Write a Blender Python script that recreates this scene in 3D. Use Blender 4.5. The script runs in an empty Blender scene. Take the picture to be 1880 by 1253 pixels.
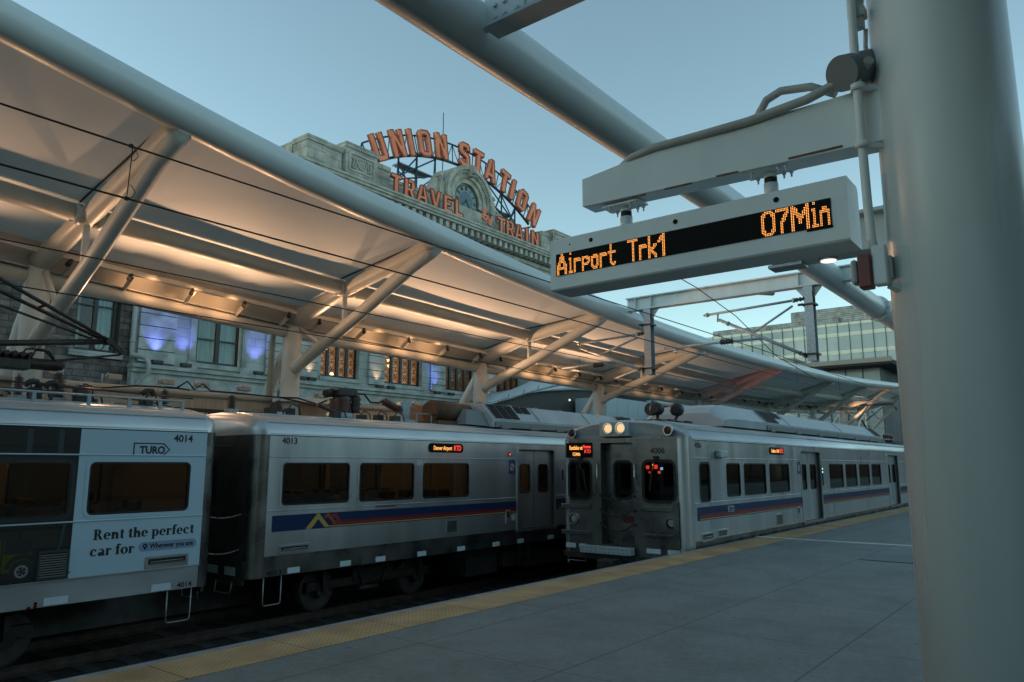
import bpy, bmesh, math, random
from mathutils import Vector, Matrix
random.seed(7)
R = math.radians
C = bpy.context.scene.collection
scene = bpy.context.scene

# ------------------------------------------------------------------ camera
cam = bpy.data.cameras.new('camera'); cam.sensor_width = 36; cam.lens = 1372.4/1880*36
cam.clip_start = .05; cam.clip_end = 3000
co = bpy.data.objects.new('camera', cam); C.objects.link(co); scene.camera = co
yaw, pit = .66534, .16487
fwv = Vector((math.cos(yaw)*math.cos(pit), math.sin(yaw)*math.cos(pit), math.sin(pit)))
co.location = (0, 0, 1.7)
co.rotation_euler = fwv.to_track_quat('-Z', 'Y').to_euler()

# ------------------------------------------------------------------ sky, sun, exposure
SUN_EL, SUN_ROT = 12.0, -35.0      # sun almost set, left of the frame
w = bpy.data.worlds.new('World'); scene.world = w; w.use_nodes = True
wn, wl = w.node_tree.nodes, w.node_tree.links
bg = wn['Background']
sky = wn.new('ShaderNodeTexSky'); sky.sky_type = 'NISHITA'; sky.sun_disc = False
sky.sun_elevation = R(SUN_EL); sky.sun_rotation = R(SUN_ROT)
sky.altitude = 1600; sky.air_density = 1.0; sky.dust_density = 0.5; sky.ozone_density = 1.0
tint = wn.new('ShaderNodeMixRGB'); tint.blend_type = 'MULTIPLY'; tint.inputs[0].default_value = 1
tint.inputs[2].default_value = (.90, 1.04, .84, 1)
hs = wn.new('ShaderNodeHueSaturation'); hs.inputs['Saturation'].default_value = .88
wl.new(sky.outputs[0], tint.inputs[1]); wl.new(tint.outputs[0], hs.inputs['Color']); wl.new(hs.outputs[0], bg.inputs[0])
bg.inputs[1].default_value = .15
sl = bpy.data.lights.new('sun', 'SUN'); sl.energy = .04; sl.angle = R(30); sl.color = (1, .85, .75)
so = bpy.data.objects.new('sun', sl); C.objects.link(so)
sd = Vector((math.sin(R(SUN_ROT))*math.cos(R(12)), math.cos(R(SUN_ROT))*math.cos(R(12)), math.sin(R(12))))
so.rotation_euler = sd.to_track_quat('Z', 'Y').to_euler()
so.location = (-20, -20, 30)
scene.view_settings.view_transform = 'Standard'; scene.view_settings.look = 'None'
scene.view_settings.gamma = 1; scene.view_settings.exposure = 1.0
scene.cycles.max_bounces = 6; scene.cycles.transparent_max_bounces = 10
scene.cycles.caustics_reflective = False; scene.cycles.caustics_refractive = False
scene.cycles.use_denoising = True

# ------------------------------------------------------------------ materials
def _nt(name):
    m = bpy.data.materials.new(name); m.use_nodes = True
    return m, m.node_tree.nodes, m.node_tree.links, m.node_tree.nodes['Principled BSDF']
def pm(name, col, col2=None, scale=2.0, rough=.5, metal=0.0, bump=0.0, bscale=None, stretch=(1,1,1), rvar=0.0, detail=6, lo=.35, hi=.65, emit=None, estr=0, spec=None):
    m, n, l, b = _nt(name)
    b.inputs['Base Color'].default_value = (*col, 1); b.inputs['Roughness'].default_value = rough
    b.inputs['Metallic'].default_value = metal
    if spec is not None: b.inputs['Specular IOR Level'].default_value = spec
    if emit: b.inputs['Emission Color'].default_value = (*emit, 1); b.inputs['Emission Strength'].default_value = estr
    if col2 or bump or rvar:
        g = n.new('ShaderNodeNewGeometry'); mp = n.new('ShaderNodeMapping'); mp.inputs['Scale'].default_value = stretch
        l.new(g.outputs['Position'], mp.inputs[0])
        t = n.new('ShaderNodeTexNoise'); t.inputs['Scale'].default_value = scale; t.inputs['Detail'].default_value = detail
        l.new(mp.outputs[0], t.inputs[0])
        if col2:
            r = n.new('ShaderNodeValToRGB'); r.color_ramp.elements[0].position = lo; r.color_ramp.elements[1].position = hi
            r.color_ramp.elements[0].color = (*col, 1); r.color_ramp.elements[1].color = (*col2, 1)
            l.new(t.outputs[0], r.inputs[0]); l.new(r.outputs[0], b.inputs['Base Color'])
        if rvar:
            mr = n.new('ShaderNodeMapRange'); mr.inputs[1].default_value = .3; mr.inputs[2].default_value = .7
            mr.inputs[3].default_value = max(.02, rough-rvar); mr.inputs[4].default_value = rough+rvar
            l.new(t.outputs[0], mr.inputs[0]); l.new(mr.outputs[0], b.inputs['Roughness'])
        if bump:
            t2 = t
            if bscale:
                t2 = n.new('ShaderNodeTexNoise'); t2.inputs['Scale'].default_value = bscale; t2.inputs['Detail'].default_value = 4
                l.new(mp.outputs[0], t2.inputs[0])
            bp = n.new('ShaderNodeBump'); bp.inputs['Strength'].default_value = bump; bp.inputs['Distance'].default_value = .02
            l.new(t2.outputs[0], bp.inputs['Height']); l.new(bp.outputs[0], b.inputs['Normal'])
    return m
KE = .52      # lamps are dim next to the long exposure
def em(name, col, s):
    m, n, l, b = _nt(name)
    b.inputs['Base Color'].default_value = (*[c*.3 for c in col], 1)
    b.inputs['Emission Color'].default_value = (*col, 1); b.inputs['Emission Strength'].default_value = s*KE
    return m
def glassm(name, tintc, rough=.03, refl=.9):
    m, n, l, b = _nt(name); n.remove(b)
    o = n['Material Output']; tr = n.new('ShaderNodeBsdfTransparent'); tr.inputs[0].default_value = (*tintc, 1)
    gl = n.new('ShaderNodeBsdfGlossy'); gl.inputs[0].default_value = (refl, refl, refl, 1); gl.inputs[1].default_value = rough
    fr = n.new('ShaderNodeFresnel'); fr.inputs[0].default_value = 1.5
    gb = n.new('ShaderNodeNewGeometry'); fm = n.new('ShaderNodeMath'); fm.operation = 'MULTIPLY'; fs = n.new('ShaderNodeMath'); fs.operation = 'SUBTRACT'; fs.inputs[0].default_value = 1
    l.new(gb.outputs['Backfacing'], fs.inputs[1]); l.new(fs.outputs[0], fm.inputs[1]); l.new(fr.outputs[0], fm.inputs[0])   # the inner face of the thin pane does not reflect
    mx = n.new('ShaderNodeMixShader'); l.new(fm.outputs[0], mx.inputs[0]); l.new(tr.outputs[0], mx.inputs[1]); l.new(gl.outputs[0], mx.inputs[2])
    l.new(mx.outputs[0], o.inputs[0]); return m
def brickm(name, c1, c2, mort, bw, bh, ms=.02, bump=.5, rough=.85, off=.5, nscale=1.2, plane='xz', namt=.5):
    m, n, l, b = _nt(name)
    g = n.new('ShaderNodeNewGeometry'); s = n.new('ShaderNodeSeparateXYZ'); l.new(g.outputs['Position'], s.inputs[0])
    ad = n.new('ShaderNodeMath'); ad.operation = 'ADD'; l.new(s.outputs[0], ad.inputs[0]); l.new(s.outputs[1], ad.inputs[1])
    cb = n.new('ShaderNodeCombineXYZ'); l.new(ad.outputs[0], cb.inputs[0]); l.new(s.outputs[2], cb.inputs[1])
    t = n.new('ShaderNodeTexBrick'); t.inputs['Scale'].default_value = 1; t.inputs['Brick Width'].default_value = bw; t.inputs['Row Height'].default_value = bh
    t.inputs['Mortar Size'].default_value = ms; t.inputs['Color1'].default_value = (*c1, 1); t.inputs['Color2'].default_value = (*c2, 1); t.inputs['Mortar'].default_value = (*mort, 1)
    t.offset = off; t.inputs['Bias'].default_value = 0
    l.new(cb.outputs[0], t.inputs[0])
    nz = n.new('ShaderNodeTexNoise'); nz.inputs['Scale'].default_value = nscale; nz.inputs['Detail'].default_value = 8; l.new(g.outputs['Position'], nz.inputs[0])
    mr = n.new('ShaderNodeMapRange'); mr.inputs[1].default_value = .3; mr.inputs[2].default_value = .7; mr.inputs[3].default_value = 1-namt; mr.inputs[4].default_value = 1.0+namt*.3
    l.new(nz.outputs[0], mr.inputs[0])
    mx = n.new('ShaderNodeMixRGB'); mx.blend_type = 'MULTIPLY'; mx.inputs[0].default_value = 1
    l.new(t.outputs[0], mx.inputs[1]); l.new(mr.outputs[0], mx.inputs[2]); l.new(mx.outputs[0], b.inputs['Base Color'])
    b.inputs['Roughness'].default_value = rough
    n2 = n.new('ShaderNodeTexNoise'); n2.inputs['Scale'].default_value = 9; n2.inputs['Detail'].default_value = 6; l.new(g.outputs['Position'], n2.inputs[0])
    iv = n.new('ShaderNodeMath'); iv.operation = 'SUBTRACT'; l.new(n2.outputs[0], iv.inputs[0]); l.new(t.outputs['Fac'], iv.inputs[1])
    bp = n.new('ShaderNodeBump'); bp.inputs['Strength'].default_value = bump; bp.inputs['Distance'].default_value = .05
    l.new(iv.outputs[0], bp.inputs['Height']); l.new(bp.outputs[0], b.inputs['Normal'])
    return m
def math_(n, l, op, a, b=None, c=None):
    q = n.new('ShaderNodeMath'); q.operation = op
    for i, v in enumerate((a, b, c)):
        if v is None: continue
        if isinstance(v, (int, float)): q.inputs[i].default_value = v
        else: l.new(v, q.inputs[i])
    return q.outputs[0]
def concrete_platform(name):
    m, n, l, b = _nt(name)
    g = n.new('ShaderNodeNewGeometry'); s = n.new('ShaderNodeSeparateXYZ'); l.new(g.outputs['Position'], s.inputs[0])
    def noise(sc, det, st=(1,1,1)):
        mp = n.new('ShaderNodeMapping'); mp.inputs['Scale'].default_value = st; l.new(g.outputs['Position'], mp.inputs[0])
        t = n.new('ShaderNodeTexNoise'); t.inputs['Scale'].default_value = sc; t.inputs['Detail'].default_value = det; l.new(mp.outputs[0], t.inputs[0]); return t.outputs[0]
    g2 = noise(13, 6); a = noise(.55, 7); c = noise(3.0, 8, (1.2, .8, 1)); d = noise(60, 3); e = noise(1.6, 9)
    r = n.new('ShaderNodeValToRGB'); r.color_ramp.elements[0].position = .28; r.color_ramp.elements[1].position = .74
    r.color_ramp.elements[0].color = (.095, .112, .107, 1); r.color_ramp.elements[1].color = (.235, .255, .24, 1)
    mixv = math_(n, l, 'ADD', math_(n, l, 'ADD', math_(n, l, 'MULTIPLY', a, .3), math_(n, l, 'MULTIPLY', g2, .3)), math_(n, l, 'ADD', math_(n, l, 'MULTIPLY', c, .15), math_(n, l, 'MULTIPLY', d, .25)))
    l.new(mixv, r.inputs[0])
    # stains
    v = n.new('ShaderNodeTexVoronoi'); v.inputs['Scale'].default_value = 1.7; l.new(g.outputs['Position'], v.inputs[0])
    v2 = n.new('ShaderNodeTexVoronoi'); v2.inputs['Scale'].default_value = 4.3; l.new(g.outputs['Position'], v2.inputs[0])
    s2 = n.new('ShaderNodeMapRange'); s2.inputs[1].default_value = .05; s2.inputs[2].default_value = .09; s2.inputs[3].default_value = .62; s2.inputs[4].default_value = 1; l.new(v2.outputs['Distance'], s2.inputs[0])
    st = n.new('ShaderNodeMapRange'); st.inputs[1].default_value = .03; st.inputs[2].default_value = .07; st.inputs[3].default_value = .55; st.inputs[4].default_value = 1
    l.new(v.outputs['Distance'], st.inputs[0])
    sm = n.new('ShaderNodeMapRange'); sm.inputs[1].default_value = .33; sm.inputs[2].default_value = .55; sm.inputs[3].default_value = .84; sm.inputs[4].default_value = 1.03
    l.new(e, sm.inputs[0])
    # joints : 1.64 m grid across, 2.25 m along
    def joint(v_, per, off, wd):
        f = math_(n, l, 'FRACT', math_(n, l, 'DIVIDE', math_(n, l, 'SUBTRACT', v_, off), per))
        dd = math_(n, l, 'MULTIPLY', math_(n, l, 'ABSOLUTE', math_(n, l, 'SUBTRACT', f, .5)), per)
        return math_(n, l, 'GREATER_THAN', dd, per/2-wd)
    j = math_(n, l, 'MAXIMUM', joint(s.outputs[1], 1.64, 2.13, .008), joint(s.outputs[0], 2.25, 5.455, .006))
    jm = n.new('ShaderNodeMapRange'); jm.inputs[3].default_value = 1; jm.inputs[4].default_value = .42; l.new(j, jm.inputs[0])
    mx = n.new('ShaderNodeMixRGB'); mx.blend_type = 'MULTIPLY'; mx.inputs[0].default_value = 1; l.new(r.outputs[0], mx.inputs[1])
    tot = math_(n, l, 'MULTIPLY', math_(n, l, 'MULTIPLY', math_(n, l, 'MULTIPLY', st.outputs[0], s2.outputs[0]), sm.outputs[0]), jm.outputs[0])
    l.new(tot, mx.inputs[2]); l.new(mx.outputs[0], b.inputs['Base Color']); b.inputs['Roughness'].default_value = .72
    bp = n.new('ShaderNodeBump'); bp.inputs['Strength'].default_value = .25; bp.inputs['Distance'].default_value = .01
    l.new(math_(n, l, 'SUBTRACT', d, j), bp.inputs['Height']); l.new(bp.outputs[0], b.inputs['Normal'])
    return m
def tactile(name):
    m, n, l, b = _nt(name)
    g = n.new('ShaderNodeNewGeometry'); s = n.new('ShaderNodeSeparateXYZ'); l.new(g.outputs['Position'], s.inputs[0])
    P = 2*math.pi/.06
    h = math_(n, l, 'MULTIPLY', math_(n, l, 'SINE', math_(n, l, 'MULTIPLY', s.outputs[0], P)), math_(n, l, 'SINE', math_(n, l, 'MULTIPLY', s.outputs[1], P)))
    h = math_(n, l, 'MAXIMUM', h, 0.0)
    t = n.new('ShaderNodeTexNoise'); t.inputs['Scale'].default_value = 1.3; t.inputs['Detail'].default_value = 9; l.new(g.outputs['Position'], t.inputs[0])
    r = n.new('ShaderNodeValToRGB'); r.color_ramp.elements[0].position = .32; r.color_ramp.elements[1].position = .6
    r.color_ramp.elements[0].color = (.38, .22, .095, 1); r.color_ramp.elements[1].color = (.62, .385, .18, 1); l.new(t.outputs[0], r.inputs[0])
    f = math_(n, l, 'FRACT', math_(n, l, 'DIVIDE', math_(n, l, 'SUBTRACT', s.outputs[0], 3.4), 1.22))
    j = math_(n, l, 'LESS_THAN', f, .012)
    jm = n.new('ShaderNodeMapRange'); jm.inputs[3].default_value = 1; jm.inputs[4].default_value = .3; l.new(j, jm.inputs[0])
    hm = n.new('ShaderNodeMapRange'); hm.inputs[3].default_value = .78; hm.inputs[4].default_value = 1.12; l.new(h, hm.inputs[0])
    mx = n.new('ShaderNodeMixRGB'); mx.blend_type = 'MULTIPLY'; mx.inputs[0].default_value = 1; l.new(r.outputs[0], mx.inputs[1]); l.new(math_(n, l, 'MULTIPLY', jm.outputs[0], hm.outputs[0]), mx.inputs[2])
    l.new(mx.outputs[0], b.inputs['Base Color']); b.inputs['Roughness'].default_value = .7
    bp = n.new('ShaderNodeBump'); bp.inputs['Strength'].default_value = .8; bp.inputs['Distance'].default_value = .006
    l.new(h, bp.inputs['Height']); l.new(bp.outputs[0], b.inputs['Normal'])
    return m

M = {}
M['concrete'] = concrete_platform('platform_concrete')
M['tactile'] = tactile('yellow_tactile')
M['edge'] = pm('edge_concrete', (.19, .20, .20), (.28, .29, .29), 4, .75, bump=.2)
M['ballast'] = pm('ballast', (.010, .009, .008), (.035, .032, .029), 14, .95, bump=1, bscale=25)
M['rail'] = pm('rail_steel', (.10, .075, .06), (.16, .12, .1), 6, .45, .7)
M['tie'] = pm('concrete_tie', (.035, .033, .03), (.06, .056, .05), 5, .9)
M['white'] = pm('white_steel_paint', (.52, .57, .57), (.66, .705, .70), 1.6, .33, stretch=(1.6, 1.6, .16), rvar=.09, bump=.04, bscale=1.5, lo=.25, hi=.7)
M['tubewhite'] = pm('white_tube_paint', (.56, .61, .61), (.64, .685, .68), .6, .34, rvar=.06)
M['cream'] = pm('cream_steel_paint', (.58, .57, .53), (.66, .645, .60), 1.5, .46, rvar=.08)
M['membrane'] = pm('white_membrane', (.60, .61, .60), (.66, .665, .65), .5, .65)
def membranem():
    m = pm('white_membrane', (.62, .63, .62), (.68, .685, .67), .5, .65); n, l = m.node_tree.nodes, m.node_tree.links; b = n['Principled BSDF']
    t = n.new('ShaderNodeBsdfTranslucent'); t.inputs[0].default_value = (.55, .62, .58, 1); mx = n.new('ShaderNodeMixShader'); mx.inputs[0].default_value = .13
    l.new(b.outputs[0], mx.inputs[1]); l.new(t.outputs[0], mx.inputs[2]); l.new(mx.outputs[0], n['Material Output'].inputs[0]); return m
M['membrane'] = membranem()
M['sign_white'] = pm('sign_white_paint', (.64, .69, .69), (.72, .765, .76), 2.2, .4, stretch=(1, 1, .4))
M['rust'] = pm('rust_streak', (.10, .055, .03), (.2, .11, .06), 12, .9)
M['black'] = pm('black_rubber', (.012, .012, .012), rough=.6)
M['screen'] = pm('dark_screen', (.008, .0075, .006), rough=.7, spec=.12)
M['led'] = em('amber_led', (1.0, .36, .07), 2.6)
M['ledo'] = em('amber_sign_text', (1.0, .42, .10), 1.5)
M['ledr'] = em('red_sign_text', (1.0, .06, .04), 1.5)
M['steel'] = pm('stainless_steel', (.53, .56, .57), (.68, .71, .73), 1.5, .30, .88, stretch=(1.6, 1, .22), rvar=.03, bump=.02, bscale=.6, lo=.25, hi=.65, detail=3)
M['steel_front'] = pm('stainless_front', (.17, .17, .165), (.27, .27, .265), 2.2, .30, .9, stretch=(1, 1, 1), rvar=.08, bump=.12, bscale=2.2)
M['steel_dark'] = pm('dark_end_steel', (.045, .045, .042), (.075, .075, .07), 3, .45, .3)
M['roof'] = pm('roof_steel', (.50, .53, .54), (.60, .63, .64), 2.5, .34, .6, stretch=(.3, 1, 1), rvar=.06)
M['hood'] = pm('roof_unit_grey', (.40, .45, .47), (.50, .55, .57), 1.4, .45, rvar=.08)
M['wrap'] = pm('white_wrap', (.47, .62, .71), (.51, .66, .75), 1.0, .35)
M['addark'] = brickm('dark_wrap_print', (.020, .018, .015), (.036, .030, .024), (.012, .011, .010), .9, .28, .02, 0, .35, .5, 1.5)
M['adframe'] = pm('wrap_print_grey', (.028, .034, .034), rough=.35)
M['adteal'] = pm('wrap_print_teal', (.035, .06, .06), rough=.35)
M['jeep'] = pm('lime_print', (.05, .075, .006), (.07, .095, .008), 3, .35)
M['ink'] = pm('dark_ink', (.015, .015, .015), rough=.5)
M['pill'] = pm('blue_pill', (.26, .36, .50), rough=.4)
M['navy'] = pm('navy_vinyl', (.007, .024, .082), (.009, .03, .10), 2, .5, spec=.25)
M['red'] = pm('red_vinyl', (.32, .03, .02), rough=.35)
M['maroon'] = pm('maroon_vinyl', (.16, .015, .03), rough=.35)
M['yellow'] = pm('yellow_vinyl', (.55, .36, .08), rough=.35)
M['blue'] = pm('blue_sticker', (.03, .07, .2), rough=.35)
M['paper'] = pm('white_vinyl', (.5, .55, .56), rough=.45)
M['refl'] = pm('reflector', (.60, .70, .72), (.68, .78, .80), 8, .35)
M['glass'] = glassm('train_glass', (.54, .51, .45), refl=.7)
M['inter'] = pm('tan_interior', (.26, .21, .15), rough=.6)
M['interd'] = pm('dark_interior', (.03, .027, .024), rough=.7)
M['seat'] = pm('blue_grey_seat', (.07, .07, .065), (.11, .11, .10), 9, .8)
M['strip'] = em('ceiling_strip', (1.0, .80, .56), 2.8)
M['strip_dim'] = em('dim_ceiling_strip', (1.0, .80, .56), .5)
M['skin'] = pm('skin', (.30, .19, .13), rough=.55)
M['cloth'] = pm('dark_jacket', (.03, .03, .035), rough=.85)
M['hair'] = pm('dark_hair', (.012, .010, .008), rough=.6)
M['under'] = pm('underframe_black', (.012, .011, .010), (.025, .022, .02), 5, .75)
M['wheel'] = pm('wheel_steel', (.075, .065, .06), (.12, .10, .09), 6, .5, .5)
M['step'] = pm('grab_rail_steel', (.30, .30, .29), rough=.35, metal=.7)
M['insul'] = pm('brown_porcelain', (.095, .032, .025), (.13, .045, .034), 6, .3)
M['dkmetal'] = pm('dark_metal', (.04, .037, .034), (.07, .064, .058), 6, .5, .5)
M['brownrust'] = pm('rusty_brown_metal', (.085, .045, .027), (.15, .075, .04), 4, .6, .2)
M['galv'] = pm('galvanised_steel', (.30, .35, .38), (.42, .47, .50), 14, .45, .35)
M['wire'] = pm('bronze_wire', (.02, .018, .016), rough=.5, metal=.5)
M['lime'] = brickm('limestone', (.42, .43, .395), (.48, .485, .445), (.24, .245, .23), 1.3, .45, .012, .18, .8, .5, .8, namt=.42)
M['limeb'] = brickm('limestone_blocks', (.40, .40, .375), (.48, .475, .445), (.17, .17, .16), 1.15, .62, .016, .25, .8, .5, 1.1, namt=.5)
M['limec'] = pm('carved_limestone', (.27, .28, .255), (.50, .505, .465), 1.6, .8, bump=.35, bscale=5, lo=.3, hi=.66)
M['joint_and_shade'] = pm('joint_and_shade_stone', (.10, .105, .10), rough=.9)  # dark pier joints, also the painted shade behind the cornice brackets
M['rhyol'] = brickm('rock_faced_stone', (.15, .115, .10), (.23, .185, .165), (.09, .075, .07), .8, .3, .02, 1.0, .92, .4, 2.4, namt=.6)
M['wframe'] = pm('dark_window_frame', (.015, .017, .017), rough=.45)
M['curtain'] = pm('pale_curtain', (.30, .42, .42), (.46, .60, .59), 9, .8, stretch=(1.4, 1, .02), lo=.4, hi=.6)
M['winglass'] = glassm('window_glass', (.80, .86, .86))
M['warmroom'] = pm('lit_room', (.5, .3, .13), (.75, .5, .26), 1.1, .8, emit=(1, .50, .20), estr=.085)
M['lamp'] = em('warm_lamp', (1, .62, .3), 4)
M['orange'] = pm('orange_enamel', (.80, .19, .09), (.92, .28, .15), 1.8, .5, stretch=(1, 1, .5), lo=.3, hi=.7)
M['orangerim'] = pm('rusty_orange_rim', (.24, .075, .045), (.34, .11, .06), 4, .6)
M['bluesteel'] = pm('blue_frame_steel', (.015, .055, .10), rough=.5)
M['grate'] = pm('grey_catwalk', (.22, .24, .24), rough=.6)
M['clockface'] = pm('blue_clock_glass', (.045, .11, .15), (.07, .15, .19), 2, .3)
M['clockdial'] = pm('pale_clock_ring', (.16, .24, .27), rough=.4)
M['pavil'] = pm('white_shell', (.60, .66, .68), (.68, .74, .76), .6, .5)
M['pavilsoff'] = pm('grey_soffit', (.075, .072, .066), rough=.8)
M['tanwall'] = pm('tan_panel', (.34, .27, .20), (.42, .34, .26), 3, .6, stretch=(6, 1, .1))
M['panel'] = pm('pale_panel', (.40, .48, .50), rough=.5)
M['redbox'] = pm('red_alarm', (.16, .02, .015), rough=.4)
M['lens'] = pm('clear_lens', (.34, .38, .36), rough=.25)
M['conduit'] = pm('grey_conduit', (.36, .36, .33), (.43, .43, .40), 3, .5)
M['hatch'] = pm('steel_hatch', (.03, .065, .08), (.04, .08, .095), 5, .5, .3)
M['drain'] = pm('drain_steel', (.55, .62, .66), rough=.3, metal=.6)
M['headl'] = em('headlamp_glow', (1.0, .60, .32), 1.0)
M['chrome'] = pm('chrome_bezel', (.6, .6, .6), rough=.15, metal=1)
M['redlens'] = pm('dark_red_lens', (.10, .008, .006), rough=.15)
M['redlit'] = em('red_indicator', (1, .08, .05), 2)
M['greenlit'] = em('green_indicator', (.25, 1, .3), 2)
M['bluelit'] = em('blue_indicator', (.2, .5, 1), 3)
M['curtainwall'] = brickm('far_spandrel', (.24, .31, .30), (.30, .37, .35), (.03, .045, .05), 1.75, 60, .07, 0, .35, 0, .2, namt=.15)
M['farscreen'] = brickm('far_roof_screen', (.40, .43, .43), (.46, .48, .47), (.24, .26, .26), 3, .3, .06, 0, .7)
M['farglass'] = pm('far_glass', (.21, .255, .265), (.35, .39, .40), .14, .25, .3, stretch=(1, 1, .6))
M['farstone'] = pm('far_stone', (.30, .28, .25), rough=.85)
M['fardark'] = pm('far_eave', (.03, .028, .026), rough=.8)
M['tan'] = pm('tan_pipe', (.45, .40, .32), rough=.5)
M['horn'] = pm('dark_drum', (.022, .025, .026), rough=.5)
M['capgrey'] = pm('grey_cap', (.16, .19, .20), rough=.5)
M['spot'] = pm('floodlight_body', (.40, .36, .31), rough=.5)
M['bluelamp'] = em('blue_flood_lens', (.1, .15, 1), 3)

# ------------------------------------------------------------------ mesh helpers
W = {}
class MB:
    def __init__(s): s.v = []; s.f = []; s.sm = []; s.mi = []; s.cur = 0
    def add(s, vs, fs, smooth=False):
        k = len(s.v); s.v += [tuple(p) for p in vs]
        for f in fs: s.f.append(tuple(i+k for i in f)); s.sm.append(smooth); s.mi.append(s.cur)
    def box(s, x0, x1, y0, y1, z0, z1):
        if x0 > x1: x0, x1 = x1, x0
        if y0 > y1: y0, y1 = y1, y0
        if z0 > z1: z0, z1 = z1, z0
        s.add([(x0,y0,z0),(x1,y0,z0),(x1,y1,z0),(x0,y1,z0),(x0,y0,z1),(x1,y0,z1),(x1,y1,z1),(x0,y1,z1)],
              [(0,3,2,1),(4,5,6,7),(0,1,5,4),(1,2,6,5),(2,3,7,6),(3,0,4,7)])
    def bbox(s, x0, x1, y0, y1, z0, z1, b=.01):      # box with chamfered edges
        bm = bmesh.new(); bmesh.ops.create_cube(bm, size=1)
        for v in bm.verts: v.co = Vector(((x0+x1)/2+v.co.x*abs(x1-x0), (y0+y1)/2+v.co.y*abs(y1-y0), (z0+z1)/2+v.co.z*abs(z1-z0)))
        bmesh.ops.bevel(bm, geom=bm.edges[:], offset=b, segments=2, affect='EDGES', profile=.5)
        s.bm(bm)
    def bm(s, bm, smooth=False):
        bm.verts.index_update(); s.add([v.co[:] for v in bm.verts], [[v.index for v in f.verts] for f in bm.faces], smooth); bm.free()
    def path(s, pts, r, n=10, cap=True, smooth=True, rs=None, closed=False):
        pts = [Vector(p) for p in pts]; k = len(s.v); L = len(pts); prev = None; idx = []
        for i, p in enumerate(pts):
            if closed: d = pts[(i+1) % L]-pts[i-1]
            else: d = (pts[min(i+1, L-1)]-pts[max(i-1, 0)])
            d.normalize()
            if prev is None:
                a = Vector((0, 0, 1)) if abs(d.z) < .9 else Vector((1, 0, 0)); u = d.cross(a).normalized()
            else:
                u = (prev-d*prev.dot(d)).normalized()
            prev = u; v = d.cross(u); rr = rs[i] if rs else r
            s.v += [tuple(p+u*rr*math.cos(2*math.pi*j/n)+v*rr*math.sin(2*math.pi*j/n)) for j in range(n)]
        for i in range(L if closed else L-1):
            i2 = (i+1) % L
            for j in range(n):
                s.f.append((k+i*n+j, k+i*n+(j+1) % n, k+i2*n+(j+1) % n, k+i2*n+j)); s.sm.append(smooth); s.mi.append(s.cur)
        if cap and not closed:
            s.f.append(tuple(k+j for j in range(n))[::-1]); s.sm.append(False); s.mi.append(s.cur)
            s.f.append(tuple(k+(L-1)*n+j for j in range(n))); s.sm.append(False); s.mi.append(s.cur)
    def tube(s, a, b, r, r2=None, n=12): s.path([a, b], r, n, rs=[r, r if r2 is None else r2])
    def bar(s, a, b, w, h, up=(0, 0, 1)):             # rectangular bar from a to b
        a, b = Vector(a), Vector(b); d = (b-a).normalized(); u = d.cross(Vector(up)).normalized(); v = u.cross(d)
        vs = [p+u*w/2*i+v*h/2*j for p in (a, b) for i, j in ((-1,-1),(1,-1),(1,1),(-1,1))]
        s.add(vs, [(0,1,2,3),(4,7,6,5),(0,4,5,1),(1,5,6,2),(2,6,7,3),(3,7,4,0)])
    def prism(s, poly, f, d0, d1):                    # polygon (u,v) extruded between depths d0,d1 ; f(u,v,d)->xyz
        n = len(poly); A = [f(u, v, d0) for u, v in poly]; B = [f(u, v, d1) for u, v in poly]
        s.add(A+B, [tuple(range(n)), tuple(range(2*n-1, n-1, -1))]+[(i, n+i, n+(i+1) % n, (i+1) % n) for i in range(n)])
    def ring(s, outer, inner, f, d0, d1):             # two loops of the same count
        n = len(outer); V = [f(u, v, d) for d in (d0, d1) for lp in (outer, inner) for u, v in lp]
        F = []
        for i in range(n):
            j = (i+1) % n
            F += [(i, j, n+j, n+i), (2*n+i, 3*n+i, 3*n+j, 2*n+j), (i, 2*n+i, 2*n+j, j), (n+i, n+j, 3*n+j, 3*n+i)]
        s.add(V, F)
    def obj(s, name, mats, parent=None, kind=None, label=None, cat=None, group=None, base=None):
        if not s.v: return None
        if not isinstance(mats, (list, tuple)): mats = [mats]
        xs, ys, zs = zip(*s.v)
        b = Vector(base) if base else Vector(((min(xs)+max(xs))/2, (min(ys)+max(ys))/2, min(zs)))
        me = bpy.data.meshes.new(name); me.from_pydata([(x-b.x, y-b.y, z-b.z) for x, y, z in s.v], [], s.f)
        for m in mats: me.materials.append(M[m] if isinstance(m, str) else m)
        me.polygons.foreach_set('use_smooth', s.sm); me.polygons.foreach_set('material_index', s.mi)
        bm = bmesh.new(); bm.from_mesh(me); bmesh.ops.recalc_face_normals(bm, faces=bm.faces[:]); bm.to_mesh(me); bm.free()
        me.update()
        o = bpy.data.objects.new(name, me); C.objects.link(o); W[o.name] = b
        if parent: o.parent = parent; o.location = b-W[parent.name]
        else: o.location = b
        tag(o, label, cat, group, kind); return o
def tag(o, label=None, cat=None, group=None, kind=None):
    if label: o['label'] = label
    if cat: o['category'] = cat
    if group: o['group'] = group
    if kind: o['kind'] = kind
def thing(name, label, cat, loc, group=None):
    o = bpy.data.objects.new(name, None); o.empty_display_size = .2; C.objects.link(o); o.location = loc; W[o.name] = Vector(loc)
    tag(o, label, cat, group); return o
def dup(root, loc, label=None):
    r = root.copy(); C.objects.link(r); r.location = loc; W[r.name] = Vector(loc)
    if label: r['label'] = label
    for ch in list(root.children):
        c = ch.copy(); C.objects.link(c); c.parent = r; W[c.name] = W[r.name]+ch.location
        for g in list(ch.children):
            d = g.copy(); C.objects.link(d); d.parent = c
    return r
def box(name, m, parent, *a, **k):
    b = MB(); b.box(*a); return b.obj(name, m, parent, **k)
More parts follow.
